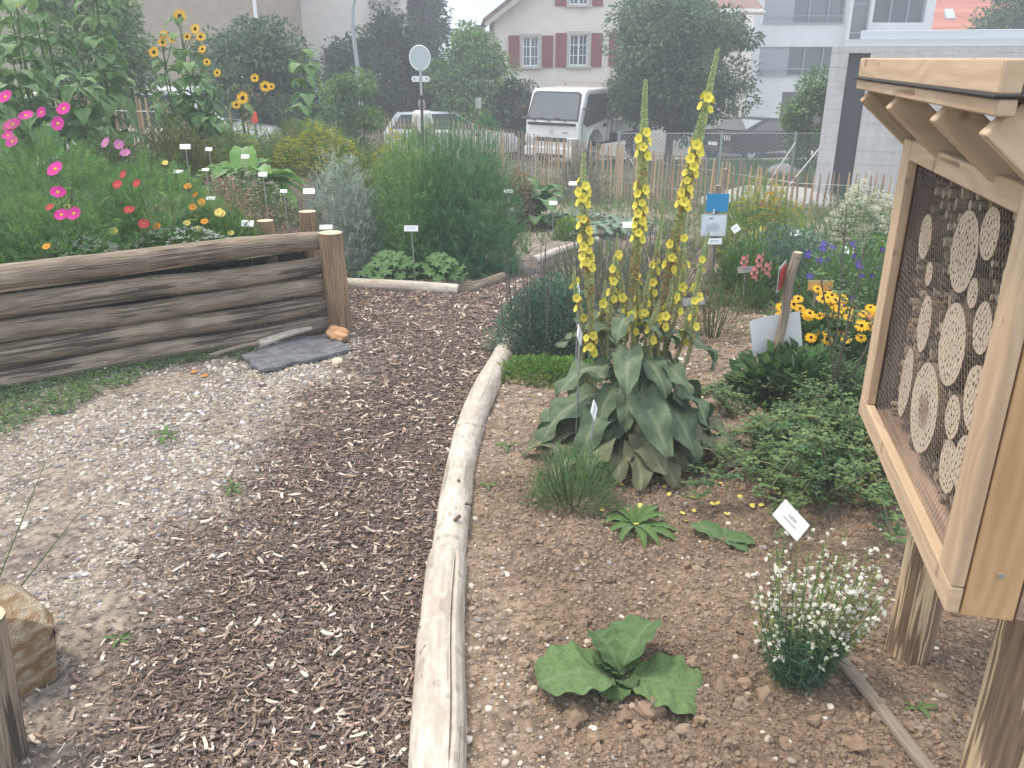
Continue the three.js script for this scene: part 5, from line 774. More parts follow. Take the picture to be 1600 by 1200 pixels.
sunflower('low sunflower with yellow heads in front of the white van', -3.05, -9.9, 0.35, 1.25, 14, 0.22, [[-2.9, 1.44, -9.9, 0.06], [-2.79, 1.35, -9.9, 0.078], [-2.72, 1.35, -9.9, 0.05], [-3.03, 1.23, -9.8, 0.09], [-3.11, 1.16, -9.8, 0.06]]);
[[-3.7, -9.5, 1.5], [-3.4, -9.9, 1.35], [-3.3, -9.6, 1.1]].forEach(([x, z, top]) => sunflower('leafy sunflower plant without open flowers standing among the flowering ones', x, z, 0.4, top, 38, 0.25, [], 'leafy plants among the flowering sunflowers'));
sunflower('single unopened sunflower plant with large pale leaves before the dark shrub', -2.62, -11, 0.0, 1.72, 56, 0.28, []);
// ---- middle of the bed ----
reseed(404);
bush({ name: 'bronze_bush', label: 'fine leaved olive brown bush below the sunflowers', cat: 'bush', pos: [-3.15, 0.4, -8], rx: 0.5, ry: 0.72, rz: 0.4, n: 6500, len: 0.045, w: 0.012, pal: [C.olive, [0.16, 0.17, 0.07], [0.12, 0.16, 0.06]], up: 0.6 });
umbelMass('pale green flowered herb mass below the unopened sunflower plant', [-2.5, 0.3, -10.4], 0.7, 0.62, 0.4, 4200, [C.olive, C.green], [0.42, 0.44, 0.12], 200);
umbelMass('green herb mass with few yellow flowers below the white van', [-3.4, 0.3, -10.6], 0.7, 0.6, 0.4, 4200, [C.green, C.olive], [0.42, 0.44, 0.12], 90);
bush({ name: 'bronze_bush', label: 'fine leaved olive bush at the foot of the tall palings', cat: 'bush', pos: [-3.9, 0.4, -8.2], rx: 0.5, ry: 0.6, rz: 0.4, n: 4500, len: 0.05, w: 0.013, pal: [C.olive, C.green], up: 0.6 });
{
  const t = thing('elecampane', 'broad leaved plant with long upright bright green leaves behind the white plant labels', 'plant', [-2.42, 0.44, -7.7]);
  const lf = [0, 1, 2].map((k) => broadLeaf({ L: 1, W: 0.2, wf: (u) => Math.sin(Math.PI * Math.min(1, u * 0.9 + 0.08)) ** 0.8 * (u < 0.12 ? 0.3 + u * 5 : 1), a0: 1.25 - k * 0.2, a1: -0.25 - k * 0.3, fold: 0.35, wave: 0.1, waves: 4, nu: 12, nv: 6, c: [[0.16, 0.32, 0.075], [0.135, 0.28, 0.07], [0.18, 0.35, 0.085]][k], rib: [0.26, 0.36, 0.15], ph: k * 2, veins: 0.02 }));
  for (let k = 0; k < 36; k++) { const m = mesh('leaf', lf[k % 3], M.leaf, t); m.position.set(gauss() * 0.06, rr(0, 0.1), gauss() * 0.06); m.rotation.set(gauss() * 0.15, k * 2.4, 0); m.scale.setScalar(rr(0.38, 0.66)); }
}
{ // pale flowering mound and pink gaura
  const t = bush({ name: 'candytuft_mound', label: 'grey green mound covered in tiny cream flowers in front of the broad leaved plant', pos: [-2.25, 0.36, -6.9], rx: 0.5, ry: 0.4, rz: 0.35, n: 4200, len: 0.035, w: 0.007, pal: [C.grey, C.olive, C.green], up: 0.5 }), g = new GB();
  dome(0, 0.02, 0, 0.5, 0.42, 0.35, 420, (p) => { for (let k = 0; k < 5; k++) leaf(g, V(p.x + gauss() * 0.015, p.y + gauss() * 0.006, p.z + gauss() * 0.015), jig(V(0, 0.5, 0.4), 0, 0.5), 0, 0.015, 0.006, vary([0.62, 0.6, 0.45], 0.12)); }, true); stuff(mesh('blossom', g.geo(), M.petal, t));
  for (const [x, z, h, l] of [[-1.85, -6.0, 0.62, 'loose pink flowered grassy plant behind the sawn log stubs'], [-1.62, -6.4, 0.6, 'loose pink flowered grassy plant against the silvery bush'], [-2.1, -6.1, 0.5, 'loose pink flowered grassy plant beside the marigolds']]) {
    const q = thing('gaura_plant', l, 'plant', [x, bedY(x, z) - 0.02, z]), a = new GB(), b = new GB();
    for (let k = 0; k < 430; k++) { const d = dirOf(rr(0, 6.28), rr(0.75, 1.5)), L = h * rr(0.35, 0.95); strip(a, V(gauss() * 0.12, 0, gauss() * 0.12), d, L, 0.004, rr(0, 0.3), 3, vary(rnd() < 0.25 ? C.straw : rnd() < 0.5 ? C.green : C.olive, 0.25), 0.3); if (k % 3 === 0) { const p = V(d.x * L, d.y * L - 0.1 * L, d.z * L); for (let m = 0; m < 5; m++) leaf(b, V(p.x + gauss() * 0.02, p.y + gauss() * 0.03, p.z + gauss() * 0.02), jig(V(0, 0.2, 0.4), 0, 0.6), 0, 0.014, 0.005, vary([0.55, 0.24, 0.26], 0.2)); } }
    mesh('foliage', a.geo(), M.leaf, q); stuff(mesh('blossom', b.geo(), M.petal, q));
  }
}
function umbelMass(label, pos, rx, ry, rz, n, pal, fc, nf, name = 'dill_patch') {
  const t = bush({ name, label, pos, rx, ry, rz, n, mode: 'thread', len: 0.08, w: 0.006, pal, up: 0.7, spreadA: 0.4 }), g = new GB();
  dome(0, 0.02, 0, rx, ry * 1.05, rz, nf, (p, d) => { for (let k = 0; k < 9; k++) leaf(g, V(p.x + gauss() * 0.03, p.y + gauss() * 0.008, p.z + gauss() * 0.03), jig(V(0, 0.6, 0.3), 0, 0.4), 0, 0.018, 0.007, vary(fc, 0.18)); }, true); stuff(mesh('blossom', g.geo(), M.petal, t)); return t;
}
umbelMass('yellow flowered dill mass in front of the silver car', [-2.2, 0.2, -9.4], 0.7, 0.72, 0.5, 6000, [C.olive, C.lime, C.green], [0.62, 0.58, 0.1], 1100);
umbelMass('yellow green flowered dill mass beside the feathery bush', [-1.35, -0.45, -9.6], 0.6, 1.25, 0.5, 6000, [C.olive, C.lime], [0.58, 0.56, 0.1], 900);
umbelMass('pale yellow flowered herb mass behind the broad leaved plant', [-2.95, 0.35, -9.0], 0.45, 0.55, 0.4, 3000, [C.olive, C.green], [0.5, 0.46, 0.12], 120);
bush({ name: 'wormwood_bush', label: 'tall silvery grey wormwood bush behind the end post of the log wall', cat: 'bush', pos: [-1.55, -0.32, -7.7], rx: 0.44, ry: 1.22, rz: 0.4, n: 9500, mode: 'thread', len: 0.055, w: 0.006, pal: [C.silver, [0.3, 0.37, 0.3], [0.42, 0.48, 0.4]], up: 1.0, spreadA: 0.4, mat: M.felt, stems: 16 });
bush({ name: 'feathery_bush', label: 'tall feathery bright green bush at the end of the path', cat: 'bush', pos: [-0.92, -0.3, -7.9], rx: 0.55, ry: 1.3, rz: 0.5, n: 11500, mode: 'thread', len: 0.07, w: 0.006, pal: [[0.17, 0.33, 0.09], [0.2, 0.37, 0.1], [0.15, 0.3, 0.09]], up: 0.9, spreadA: 0.35, stems: 18 });
bush({ name: 'feathery_bush', label: 'tall feathery darker green bush with a pale base label beside the path end', cat: 'bush', pos: [-0.42, -0.3, -7.8], rx: 0.52, ry: 1.42, rz: 0.48, n: 13500, mode: 'thread', len: 0.07, w: 0.006, pal: [[0.12, 0.27, 0.11], [0.14, 0.3, 0.12], [0.1, 0.24, 0.1]], up: 0.9, spreadA: 0.35, stems: 18 });
{ // lady's mantle like rosettes
  const lobed = (k) => { const g = new GB(), N = 35, c = vary([0.14, 0.26, 0.1], 0.12), m = g.v(0, 0, 0, [c[0] * 1.3, c[1] * 1.2, c[2]]), r1 = [], r2 = []; for (let i = 0; i <= N; i++) { const a = -2.7 + 5.4 * i / N, R = 1 + 0.16 * Math.cos(a * 7) + 0.04 * hash(i, k), h = 0.18 - 0.1 * Math.cos(a * 7 + 0.5); r1.push(g.v(Math.cos(a) * 0.55, 0.1 - 0.04 * Math.cos(a * 7), Math.sin(a) * 0.55, c)); r2.push(g.v(Math.cos(a) * R, h, Math.sin(a) * R, vary(c, 0.06))); } for (let i = 0; i < N; i++) { g.t(m, r1[i + 1], r1[i]); g.t(r1[i], r1[i + 1], r2[i + 1]); g.t(r1[i], r2[i + 1], r2[i]); } return g.geo(); };
  const lv = [0, 1, 2, 3].map(lobed);
  for (const [x, z, R, n, l] of [[-1.08, -7.2, 0.26, 34, 'low clump of round lobed light green leaves at the foot of the brighter feathery bush'], [-0.62, -7.12, 0.2, 22, 'smaller clump of round lobed leaves beside the white stake label']]) {
    const t = thing('lobed_leaf_clump', l, 'plant', [x, gnd(x, z), z]);
    for (let k = 0; k < n; k++) { const a = k * 2.4, q = R * Math.sqrt(k / n), m = mesh('leaf', lv[k % 4], M.leaf, t); m.position.set(Math.cos(a) * q, 0.26 * (1 - (q / R) ** 2 * 0.75) + gauss() * 0.015, Math.sin(a) * q); m.rotation.set(Math.sin(a) * 0.5 * q / R + 0.3, rr(0, 6), -Math.cos(a) * 0.5 * q / R); m.scale.setScalar(rr(0.045, 0.07)); }
  }
}
{ // dried globe heads behind the feathery bush
  const gl = (() => { const g = new GB(); dome(0, -0.5, 0, 1, 1.5, 1, 140, (p, d) => strip(g, V(0, 0, 0), d, 1, 0.16, 0, 1, vary([0.4, 0.28, 0.2], 0.2), 0.8), true); return g.geo(); })();
  [[-0.55, 1.25, -8.4], [-0.6, 1.16, -8.4], [-0.48, 1.12, -8.5], [-0.36, 1.07, -8.3], [-0.3, 1.02, -8.3], [-0.33, 0.95, -8.3], [0.12, 1.17, -8.9], [-0.2, 1.0, -8.4]].forEach(([x, y, z]) => { const t = thing('dried_globe_flower', 'dried round brown flower head on a thin stalk above the feathery bush', 'flower', [x, T0(z), z], 0, 'dried globe flower heads'); const m = mesh('flower_head', gl, M.leaf, t); m.position.y = y - T0(z); m.scale.setScalar(rr(0.022, 0.032)); const g = new GB(); tube(g, curve([[gauss() * 0.05, 0, 0], [gauss() * 0.03, 0.7, 0], [0, y - T0(z), 0]], 6), 0.003, 4, C.stem); mesh('stalk', g.geo(), M.leaf, t); });
}
{ // far garden middle
  const big = [0, 1].map((k) => broadLeaf({ L: 1, W: 0.22, wf: (u) => Math.sin(Math.PI * (u * 0.92 + 0.06)) ** 0.8, a0: 1.2 - 0.3 * k, a1: -0.4 - 0.3 * k, fold: 0.3, wave: 0.1, waves: 3, nu: 9, nv: 4, c: [[0.1, 0.21, 0.07], [0.12, 0.23, 0.08]][k], rib: [0.2, 0.3, 0.14], ph: k }));
  const t = thing('comfrey_plant', 'large leaved green plant in front of the palings left of the bare path', 'plant', [0.42, -0.68, -11.8]); for (let k = 0; k < 26; k++) { const m = mesh('leaf', big[k % 2], M.leaf, t); m.position.set(gauss() * 0.1, rr(0, 0.6), gauss() * 0.1); m.rotation.set(gauss() * 0.2, k * 2.4, 0); m.scale.setScalar(rr(0.35, 0.6)); }
  bush({ name: 'withered_plant', label: 'withered brown plant beside the large leaved green one', pos: [0.1, -0.68, -11.6], rx: 0.26, ry: 0.95, rz: 0.22, n: 1300, len: 0.1, w: 0.02, pal: [[0.3, 0.2, 0.13], [0.24, 0.15, 0.1], C.straw], up: -0.2, stems: 10 });
  const cd = broadLeaf({ L: 1, W: 0.2, wf: (u) => Math.abs(Math.sin(u * 22)) * 0.7 * (1 - u * 0.6) + 0.15, a0: 0.95, a1: -0.75, fold: 0.2, wave: 0.1, waves: 5, nu: 26, nv: 4, c: [0.16, 0.225, 0.155], rib: [0.3, 0.36, 0.28], ph: 1 });
  for (const [x, z, l] of [[1.0, -10.8, 'silvery jagged leaved artichoke plant behind the tallest mullein'], [1.55, -11.3, 'silvery jagged leaved artichoke plant in front of the palings'], [0.95, -12.0, 'silvery jagged leaved artichoke plant below the small tag by the fence']]) { const q = thing('artichoke_plant', l, 'plant', [x, T0(z), z]); for (let k = 0; k < 16; k++) { const m = mesh('leaf', cd, M.felt, q); m.rotation.set(gauss() * 0.2, k * 2.4, 0); m.scale.setScalar(rr(0.45, 0.75)); m.position.y = 0.02; } }
  bush({ name: 'spurge_mound', label: 'small yellow green mound beside the bare path', pos: [0.72, T0(-10.4), -10.4], rx: 0.2, ry: 0.28, rz: 0.2, n: 1100, len: 0.05, w: 0.013, pal: [C.lime, C.fresh], up: 0.6, stems: 4 });
  bush({ name: 'bare_shrub', label: 'greyish twiggy shrub in front of the palings below the truck', cat: 'shrub', pos: [1.35, -1.0, -16.4], rx: 0.6, ry: 1.0, rz: 0.4, n: 2200, mode: 'strip', len: 0.16, w: 0.012, pal: [[0.22, 0.2, 0.16], [0.16, 0.18, 0.1]], up: 0.8, stems: 16 });
  // ground cover of weeds between beds
  const w = new GB(); for (let k = 0; k < 15000; k++) { const x = rr(-6, 8), z = -rr(8.6, 24); if (z > -12.5 && chipW(x, z) > 0.02) continue; if (fbm(x * 0.9 + 3, z * 0.9, 3) < 0.4) continue; if (z > -12 && x > 0.2 && x < 2 && rnd() < 0.6) continue; const y = gnd(x, z); for (let q = 0; q < 2; q++) strip(w, V(x + gauss() * 0.04, y, z + gauss() * 0.04), dirOf(rr(0, 6.28), rr(0.7, 1.5)), rr(0.08, 0.34), 0.018, 0.3, 2, vary(pick([C.green, C.olive, C.fresh]), 0.3), 0.2); } stuff(mesh('grass_and_weeds', w.geo(), M.leaf));
  const lw = new GB(); for (let k = 0; k < 9000; k++) { const x = rr(3.2, 9), z = -rr(17, 26); strip(lw, V(x, T0(z), z), dirOf(rr(0, 6.28), rr(0.8, 1.5)), rr(0.05, 0.16), 0.022, 0.2, 1, vary([0.12, 0.24, 0.06], 0.25), 0.2); } stuff(mesh('lawn', lw.geo(), M.leaf));
}
// ---- grey green bush and ground cover beside the log ----
reseed(505);
{
  const t = bush({ name: 'hyssop_bush', label: 'dense grey green herb bush overhanging the border log', cat: 'bush', pos: [0.24, -0.03, -4.75], rx: 0.36, ry: 0.48, rz: 0.34, n: 13000, len: 0.026, w: 0.007, pal: [C.blue, [0.09, 0.16, 0.1], [0.13, 0.21, 0.14]], up: 0.5, stems: 10, mat: M.felt }), g = new GB();
  for (let k = 0; k < 55; k++) { const a = rr(0, 6.28), q = Math.sqrt(rnd()) * 0.32, h = rr(0.42, 0.62); tube(g, [V(Math.cos(a) * q, 0.2, Math.sin(a) * q), V(Math.cos(a) * q * 1.1, h, Math.sin(a) * q * 1.1)], [0.0028, 0.0024], 5, vary([0.2, 0.19, 0.15], 0.25)); }
  stuff(mesh('seed_spike', g.geo(), M.leaf, t));
  for (const [x, z, rx, rz, l] of [[0.2, -4.32, 0.33, 0.2, 'bright green creeping ground cover at the foot of the grey green bush']]) bush({ name: 'creeping_thyme', label: l, pos: [x, gnd(x, z), z], rx, ry: 0.1, rz, n: 2600, len: 0.026, w: 0.009, pal: [C.fresh, [0.16, 0.28, 0.06], C.lime], up: 0.6, stems: 3 });
  bush({ name: 'lavender_bush', label: 'greyish stalky herb bush behind the mullein spikes', cat: 'bush', pos: [0.6, -0.12, -5.9], rx: 0.5, ry: 0.55, rz: 0.4, n: 4500, mode: 'strip', len: 0.12, w: 0.006, pal: [C.grey, C.olive, [0.2, 0.18, 0.16]], up: 1.2, spreadA: 0.3, stems: 24 });
  bush({ name: 'lavender_bush', label: 'greyish stalky herb bush with faded purple tips beside the blue notice', cat: 'bush', pos: [1.15, -0.14, -6.3], rx: 0.42, ry: 0.6, rz: 0.4, n: 3600, mode: 'strip', len: 0.12, w: 0.006, pal: [C.grey, C.olive, [0.16, 0.13, 0.2]], up: 1.2, spreadA: 0.3, stems: 24 });
}
// ---- mullein ----
reseed(606);
{
  const t = thing('mullein_plant', 'huge mullein with drooping felted leaves and many tall yellow flower spikes', 'plant', [0.52, 0, -3.4]);
  const wf = (u) => Math.sin(Math.PI * Math.min(1, u * 0.93 + 0.04)) ** 0.75 * (u < 0.5 ? 0.55 + 0.9 * u : 1);
  const mk = (k, a0, a1, c) => broadLeaf({ L: 1, W: 0.172, wf, a0, a1, fold: 0.36, wave: 0.3, waves: 3.1, nu: 26, nv: 8, c, rib: [0.36, 0.42, 0.27], ph: k * 1.7, sideCurl: 0.16, veins: 0.045 });
  const cg = [[0.16, 0.23, 0.14], [0.185, 0.255, 0.16], [0.145, 0.21, 0.13]], co = [[0.21, 0.225, 0.135], [0.235, 0.245, 0.155]];
  const upL = [0, 1, 2].map((k) => mk(k, 0.75, -0.7 - k * 0.3, cg[k])), midL = [0, 1, 2].map((k) => mk(k + 3, 0.35, -1.1 - k * 0.15, cg[k])), lowL = [0, 1].map((k) => mk(k + 6, 0.1, -0.5, co[k])), droopL = [0, 1].map((k) => mk(k + 8, -0.1, -1.5, cg[k]));
  const add = (geo, az, y, L, r = 0.03, roll = 0) => { const m = mesh('leaf', geo, M.hairy, t); m.position.set(Math.cos(az) * r, y, -Math.sin(az) * r); m.rotation.set(0, az, 0); m.rotateX(roll + gauss() * 0.12); m.scale.setScalar(L); return m; };
  // az: 0 = +x, pi/2 = -z (away), -pi/2 = towards the path viewer
  for (let k = 0; k < 17; k++) add(lowL[k % 2], -3.3 + k * 0.21 + gauss() * 0.12, 0.1 + rr(0, 0.05), rr(0.34, 0.52), 0.05, gauss() * 0.25);
  for (let k = 0; k < 6; k++) add(lowL[k % 2], 0.4 + k * 0.5, 0.1, rr(0.3, 0.4));
  for (let k = 0; k < 14; k++) add(midL[k % 3], -3.2 + k * 0.45 + gauss() * 0.2, 0.24 + rr(-0.05, 0.1), rr(0.32, 0.5), 0.03, gauss() * 0.3);
  for (let k = 0; k < 4; k++) add(droopL[k % 2], -2.2 + k * 0.5, 0.36 + 0.03 * k, rr(0.3, 0.4), 0.07);
  for (let k = 0; k < 11; k++) add(upL[k % 3], k * 2.4 + 0.3, 0.36 + rr(0, 0.16), rr(0.3, 0.42));
  for (let k = 0; k < 9; k++) add(upL[k % 3], k * 2.4 + 1, 0.52 + rr(0, 0.1), rr(0.16, 0.26));
  // spikes
  const fl = petalFlower(1, 5, [0.88, 0.76, 0.12], [0.72, 0.52, 0.08], { w: 1.1, cup: 0.3, cr: 0.16 }), bud = lumpGeo(61, 0.3);
  const spike = (x, z, y0, y1, r0, bands, lean = 0) => {
    const s = new THREE.Group(); s.name = 'flower_spike'; t.add(s); const L = y1 - y0, at = (u) => V(x + lean * u + 0.012 * Math.sin(u * 5 + x * 30), y0 + L * u, z), g = new GB(); tube(g, curve([at(0), at(0.3), at(0.6), at(1)], 12), (u) => mix(0.007, 0.003, u), 6, [0.3, 0.35, 0.18]); mesh('stalk', g.geo(), M.felt, s);
    const b = new GB(), N = Math.round(L * 620); for (let k = 0; k < N; k++) { const u = 0.06 + 0.94 * k / N, p = at(u), a = k * 2.4, R = r0 * (u < 0.3 ? 0.72 : u < 0.75 ? 1 : mix(1, 0.38, (u - 0.75) / 0.25)), d = dirOf(a, 0.5), c = vary(u > 0.7 ? [0.5, 0.58, 0.31] : u < 0.35 ? (rnd() < 0.5 ? [0.42, 0.28, 0.13] : [0.46, 0.46, 0.22]) : (rnd() < 0.3 ? [0.48, 0.33, 0.15] : [0.5, 0.55, 0.27]), 0.25), q = p.clone().addScaledVector(d, R * 0.55); leaf(b, q, jig(d, 0.6, 0.2), 0, R * 0.9, R * 0.33, c); leaf(b, q, jig(d, 0.2, 0.3), 1.4, R * 0.7, R * 0.33, c); }
    stuff(mesh('bud', b.geo(), M.felt, s));
    for (const [u0, u1, n] of bands) for (let k = 0; k < n; k++) { const u = mix(u0, u1, (k + rnd()) / n), p = at(u), a = k * 2.4 + 0.8, o = mesh('flower', fl, M.petal, s); o.position.set(p.x + Math.cos(a) * r0 * 0.95, p.y, p.z + Math.sin(a) * r0 * 0.95); o.quaternion.setFromUnitVectors(V(0, 1, 0), V(Math.cos(a), 0.35 + gauss() * 0.2, Math.sin(a) + 0.35).normalize()); o.scale.setScalar(rr(0.015, 0.021)); }
  };
  spike(-0.19, 0.05, 0.45, 1.3, 0.021, [[0.02, 0.13, 9], [0.46, 0.62, 16], [0.64, 0.72, 5], [0.76, 0.87, 10]], -0.04);
  spike(-0.03, 0.05, 0.45, 1.57, 0.022, [[0.16, 0.2, 3], [0.45, 0.66, 24], [0.74, 0.84, 9]], 0.03);
  spike(0.1, 0.02, 0.4, 1.68, 0.022, [[0.1, 0.2, 4], [0.33, 0.42, 7], [0.53, 0.74, 26], [0.83, 0.88, 5]], 0.15);
  for (const [x, y, n, l] of [[-0.12, 0.98, 9, 0], [0.05, 0.86, 6, 0.02], [0.11, 1.1, 8, 0], [0.18, 1.12, 4, 0.04], [0.2, 0.92, 6, 0.05], [-0.06, 0.85, 5, -0.02], [0.02, 1.0, 5, 0], [0.26, 0.84, 5, 0.04], [-0.26, 0.82, 6, -0.04], [0.14, 0.8, 5, 0.02], [0.3, 0.98, 4, 0.06], [-0.02, 0.72, 4, 0], [0.08, 0.72, 3, 0.02], [0.22, 0.7, 3, 0.05], [-0.14, 0.76, 4, -0.02]]) spike(x * 0.8, rr(-0.05, 0.12), 0.4, y, 0.013, [[rr(0.35, 0.5), rr(0.65, 0.9), n]], l);
}
// ---- bare soil bed: small plants ----
reseed(707);
bush({ name: 'flax_tuft', label: 'fine bright green tuft in front of the mullein', pos: [0.24, 0, -2.86], rx: 0.19, ry: 0.26, rz: 0.12, n: 2600, mode: 'strip', len: 0.05, w: 0.004, pal: [[0.19, 0.31, 0.12], [0.17, 0.27, 0.12], [0.15, 0.25, 0.1]], up: 0.9, spreadA: 0.5, stems: 14 });
{
  const lf = [0, 1].map((k) => broadLeaf({ L: 1, W: 0.11, wf: (u) => Math.sin(Math.PI * (u * 0.94 + 0.03)), a0: 0.9 - 0.4 * k, a1: -0.5, fold: 0.35, wave: 0.12, waves: 5, nu: 12, nv: 4, c: [0.12, 0.225, 0.06], rib: [0.22, 0.32, 0.12], ph: k }));
  const ros = (name, label, x, z, n, L) => { const t = thing(name, label, 'plant', [x, gnd(x, z), z]); for (let k = 0; k < n; k++) { const m = mesh('leaf', lf[k % 2], M.leaf, t); m.rotation.set(gauss() * 0.2, k * 2.4, 0); m.scale.setScalar(L * rr(0.7, 1.1)); } return t; };
  ros('leaf_rosette', 'rosette of narrow pointed green leaves on the bare soil beside the fine tuft', 0.47, -2.72, 15, 0.19); 
  ros('weed_seedling', 'small lettuce green weed beside the border log near the mullein', -0.03, -3.36, 7, 0.08); ros('weed_seedling', 'tiny weed on the gravel below the clover patch', -1.62, -3.5, 8, 0.09); ros('weed_seedling', 'tiny weed in the gravel halfway along the path', -1.15, -2.98, 7, 0.07); ros('weed_seedling', 'tiny weed beside the border log on the bare soil', -0.1, -3.0, 5, 0.06); ros('weed_seedling', 'dark small weed beside the limestone block', -1.2, -2.05, 6, 0.06); ros('weed_seedling', 'tiny grassy weed on the soil behind the fallen branch', 1.1, -1.75, 6, 0.06);
  const rl = [0, 1, 2].map((k) => broadLeaf({ L: 1, W: 0.34, wf: (u) => Math.sin(Math.PI * (u * 0.9 + 0.07)) ** 0.7, a0: 0.5, a1: -0.35, fold: 0.2, wave: 0.1, waves: 3, nu: 8, nv: 4, c: [0.12, 0.22, 0.08], rib: [0.2, 0.3, 0.13], ph: k }));
  const sd = thing('chard_seedling', 'three leaved green seedling on the bare soil by the white flowered plant', 'plant', [0.78, gnd(0.78, -2.62), -2.62]); [[2.4, 0.14], [-0.9, 0.11], [-0.3, 0.12], [1.2, 0.08]].forEach(([a, L], k) => { const m = mesh('leaf', rl[k % 3], M.leaf, sd); m.rotation.y = a; m.scale.setScalar(L); });
  // burdock like plant with broad round leaves
  const bw = (u) => u < 0.14 ? 0.05 : Math.sqrt(Math.max(0.0, 1 - ((u - 0.57) / 0.45) ** 2)) * (1 + 0.03 * Math.sin(u * 44));
  const bl = [[0.55, -0.35, 0.15], [0.8, 0.05, 0.35], [0.35, -0.55, 0.1]].map(([a0, a1, f], k) => broadLeaf({ L: 1, W: 0.5, wf: bw, a0, a1, fold: f, wave: 0.06, waves: 4.3, nu: 34, nv: 14, c: [[0.15, 0.25, 0.095], [0.13, 0.225, 0.09], [0.16, 0.26, 0.1]][k], rib: [0.21, 0.3, 0.14], ph: k * 2.1, veins: 0.03 }));
  const b = thing('burdock_plant', 'young plant with broad rounded scalloped green leaves on the bare soil', 'plant', [0.31, gnd(0.31, -1.86), -1.86]);
  for (const [az, L, k, y, roll] of [[3.35, 0.25, 0, 0.02, 0.15], [-0.3, 0.25, 2, 0.02, -0.1], [0.75, 0.2, 1, 0.03, -0.45], [2.2, 0.16, 1, 0.02, 0.3], [1.6, 0.13, 0, 0.02, 0], [-2.1, 0.1, 0, 0.01, 0], [-1.2, 0.07, 1, 0.01, 0], [2.8, 0.1, 1, 0.02, 0.2]]) { const m = mesh('leaf', bl[k], M.hairy, b); m.position.y = y; m.rotation.y = az; m.rotateX(roll); m.scale.setScalar(L); }
}
{ // white toadflax
  const t = thing('toadflax_plant', 'upright bushy plant with needle leaves and many small white flowers beside a tilted name card', 'plant', [0.8, 0, -1.86]), g = new GB(), f = new GB();
  for (let k = 0; k < 92; k++) {
    const a = rr(0, 6.28), q = Math.sqrt(rnd()), h = rr(0.3, 0.58) * (1 - 0.25 * q), bx = Math.cos(a) * 0.05 * q, bz = Math.sin(a) * 0.05 * q, tx = Math.cos(a) * 0.19 * q + 0.03 + gauss() * 0.02, tz = Math.sin(a) * 0.13 * q, pts = curve([[bx, 0, bz], [mix(bx, tx, 0.55), h * 0.5, mix(bz, tz, 0.55)], [tx, h, tz]], 8); tube(g, pts, (u) => 0.0017 * (1 - 0.5 * u), 4, vary([0.17, 0.26, 0.1]), { cap: false });
    for (let m = 0; m < 60; m++) { const u = rnd(), p = pts[Math.min(8, Math.floor(u * 8))].clone().lerp(pts[Math.min(8, Math.floor(u * 8) + 1)], rnd()), low = u < 0.5; if (!low && rnd() < 0.2) continue; strip(g, p, dirOf(rr(0, 6.28), rr(0.1, 0.9)), low ? rr(0.025, 0.05) : rr(0.007, 0.016), low ? 0.0036 : 0.0055, 0.15, 1, vary(low ? [0.11, 0.215, 0.12] : [0.3, 0.37, 0.13], 0.25), 0.3); }
    const nf = Math.floor(rr(3, 9)), u0 = rr(0.4, 0.85); for (let m = 0; m < nf; m++) { const p = pts[Math.round(mix(u0 * 8, 8, rnd() ** 1.5))], o = V(p.x + gauss() * 0.009, p.y + gauss() * 0.014, p.z + gauss() * 0.009), d = dirOf(rr(0, 6.28), -0.15); for (let s = 0; s < 4; s++) leaf(f, o, jig(d, 0, 0.55), rr(-1, 1), rr(0.011, 0.017), 0.0046, vary([0.82, 0.81, 0.74], 0.06)); leaf(f, o, d, 0, 0.006, 0.003, [0.75, 0.62, 0.2]); }
  }
  mesh('foliage', g.geo(), M.leaf, t); stuff(mesh('blossom', f.geo(), M.petal, t));
}
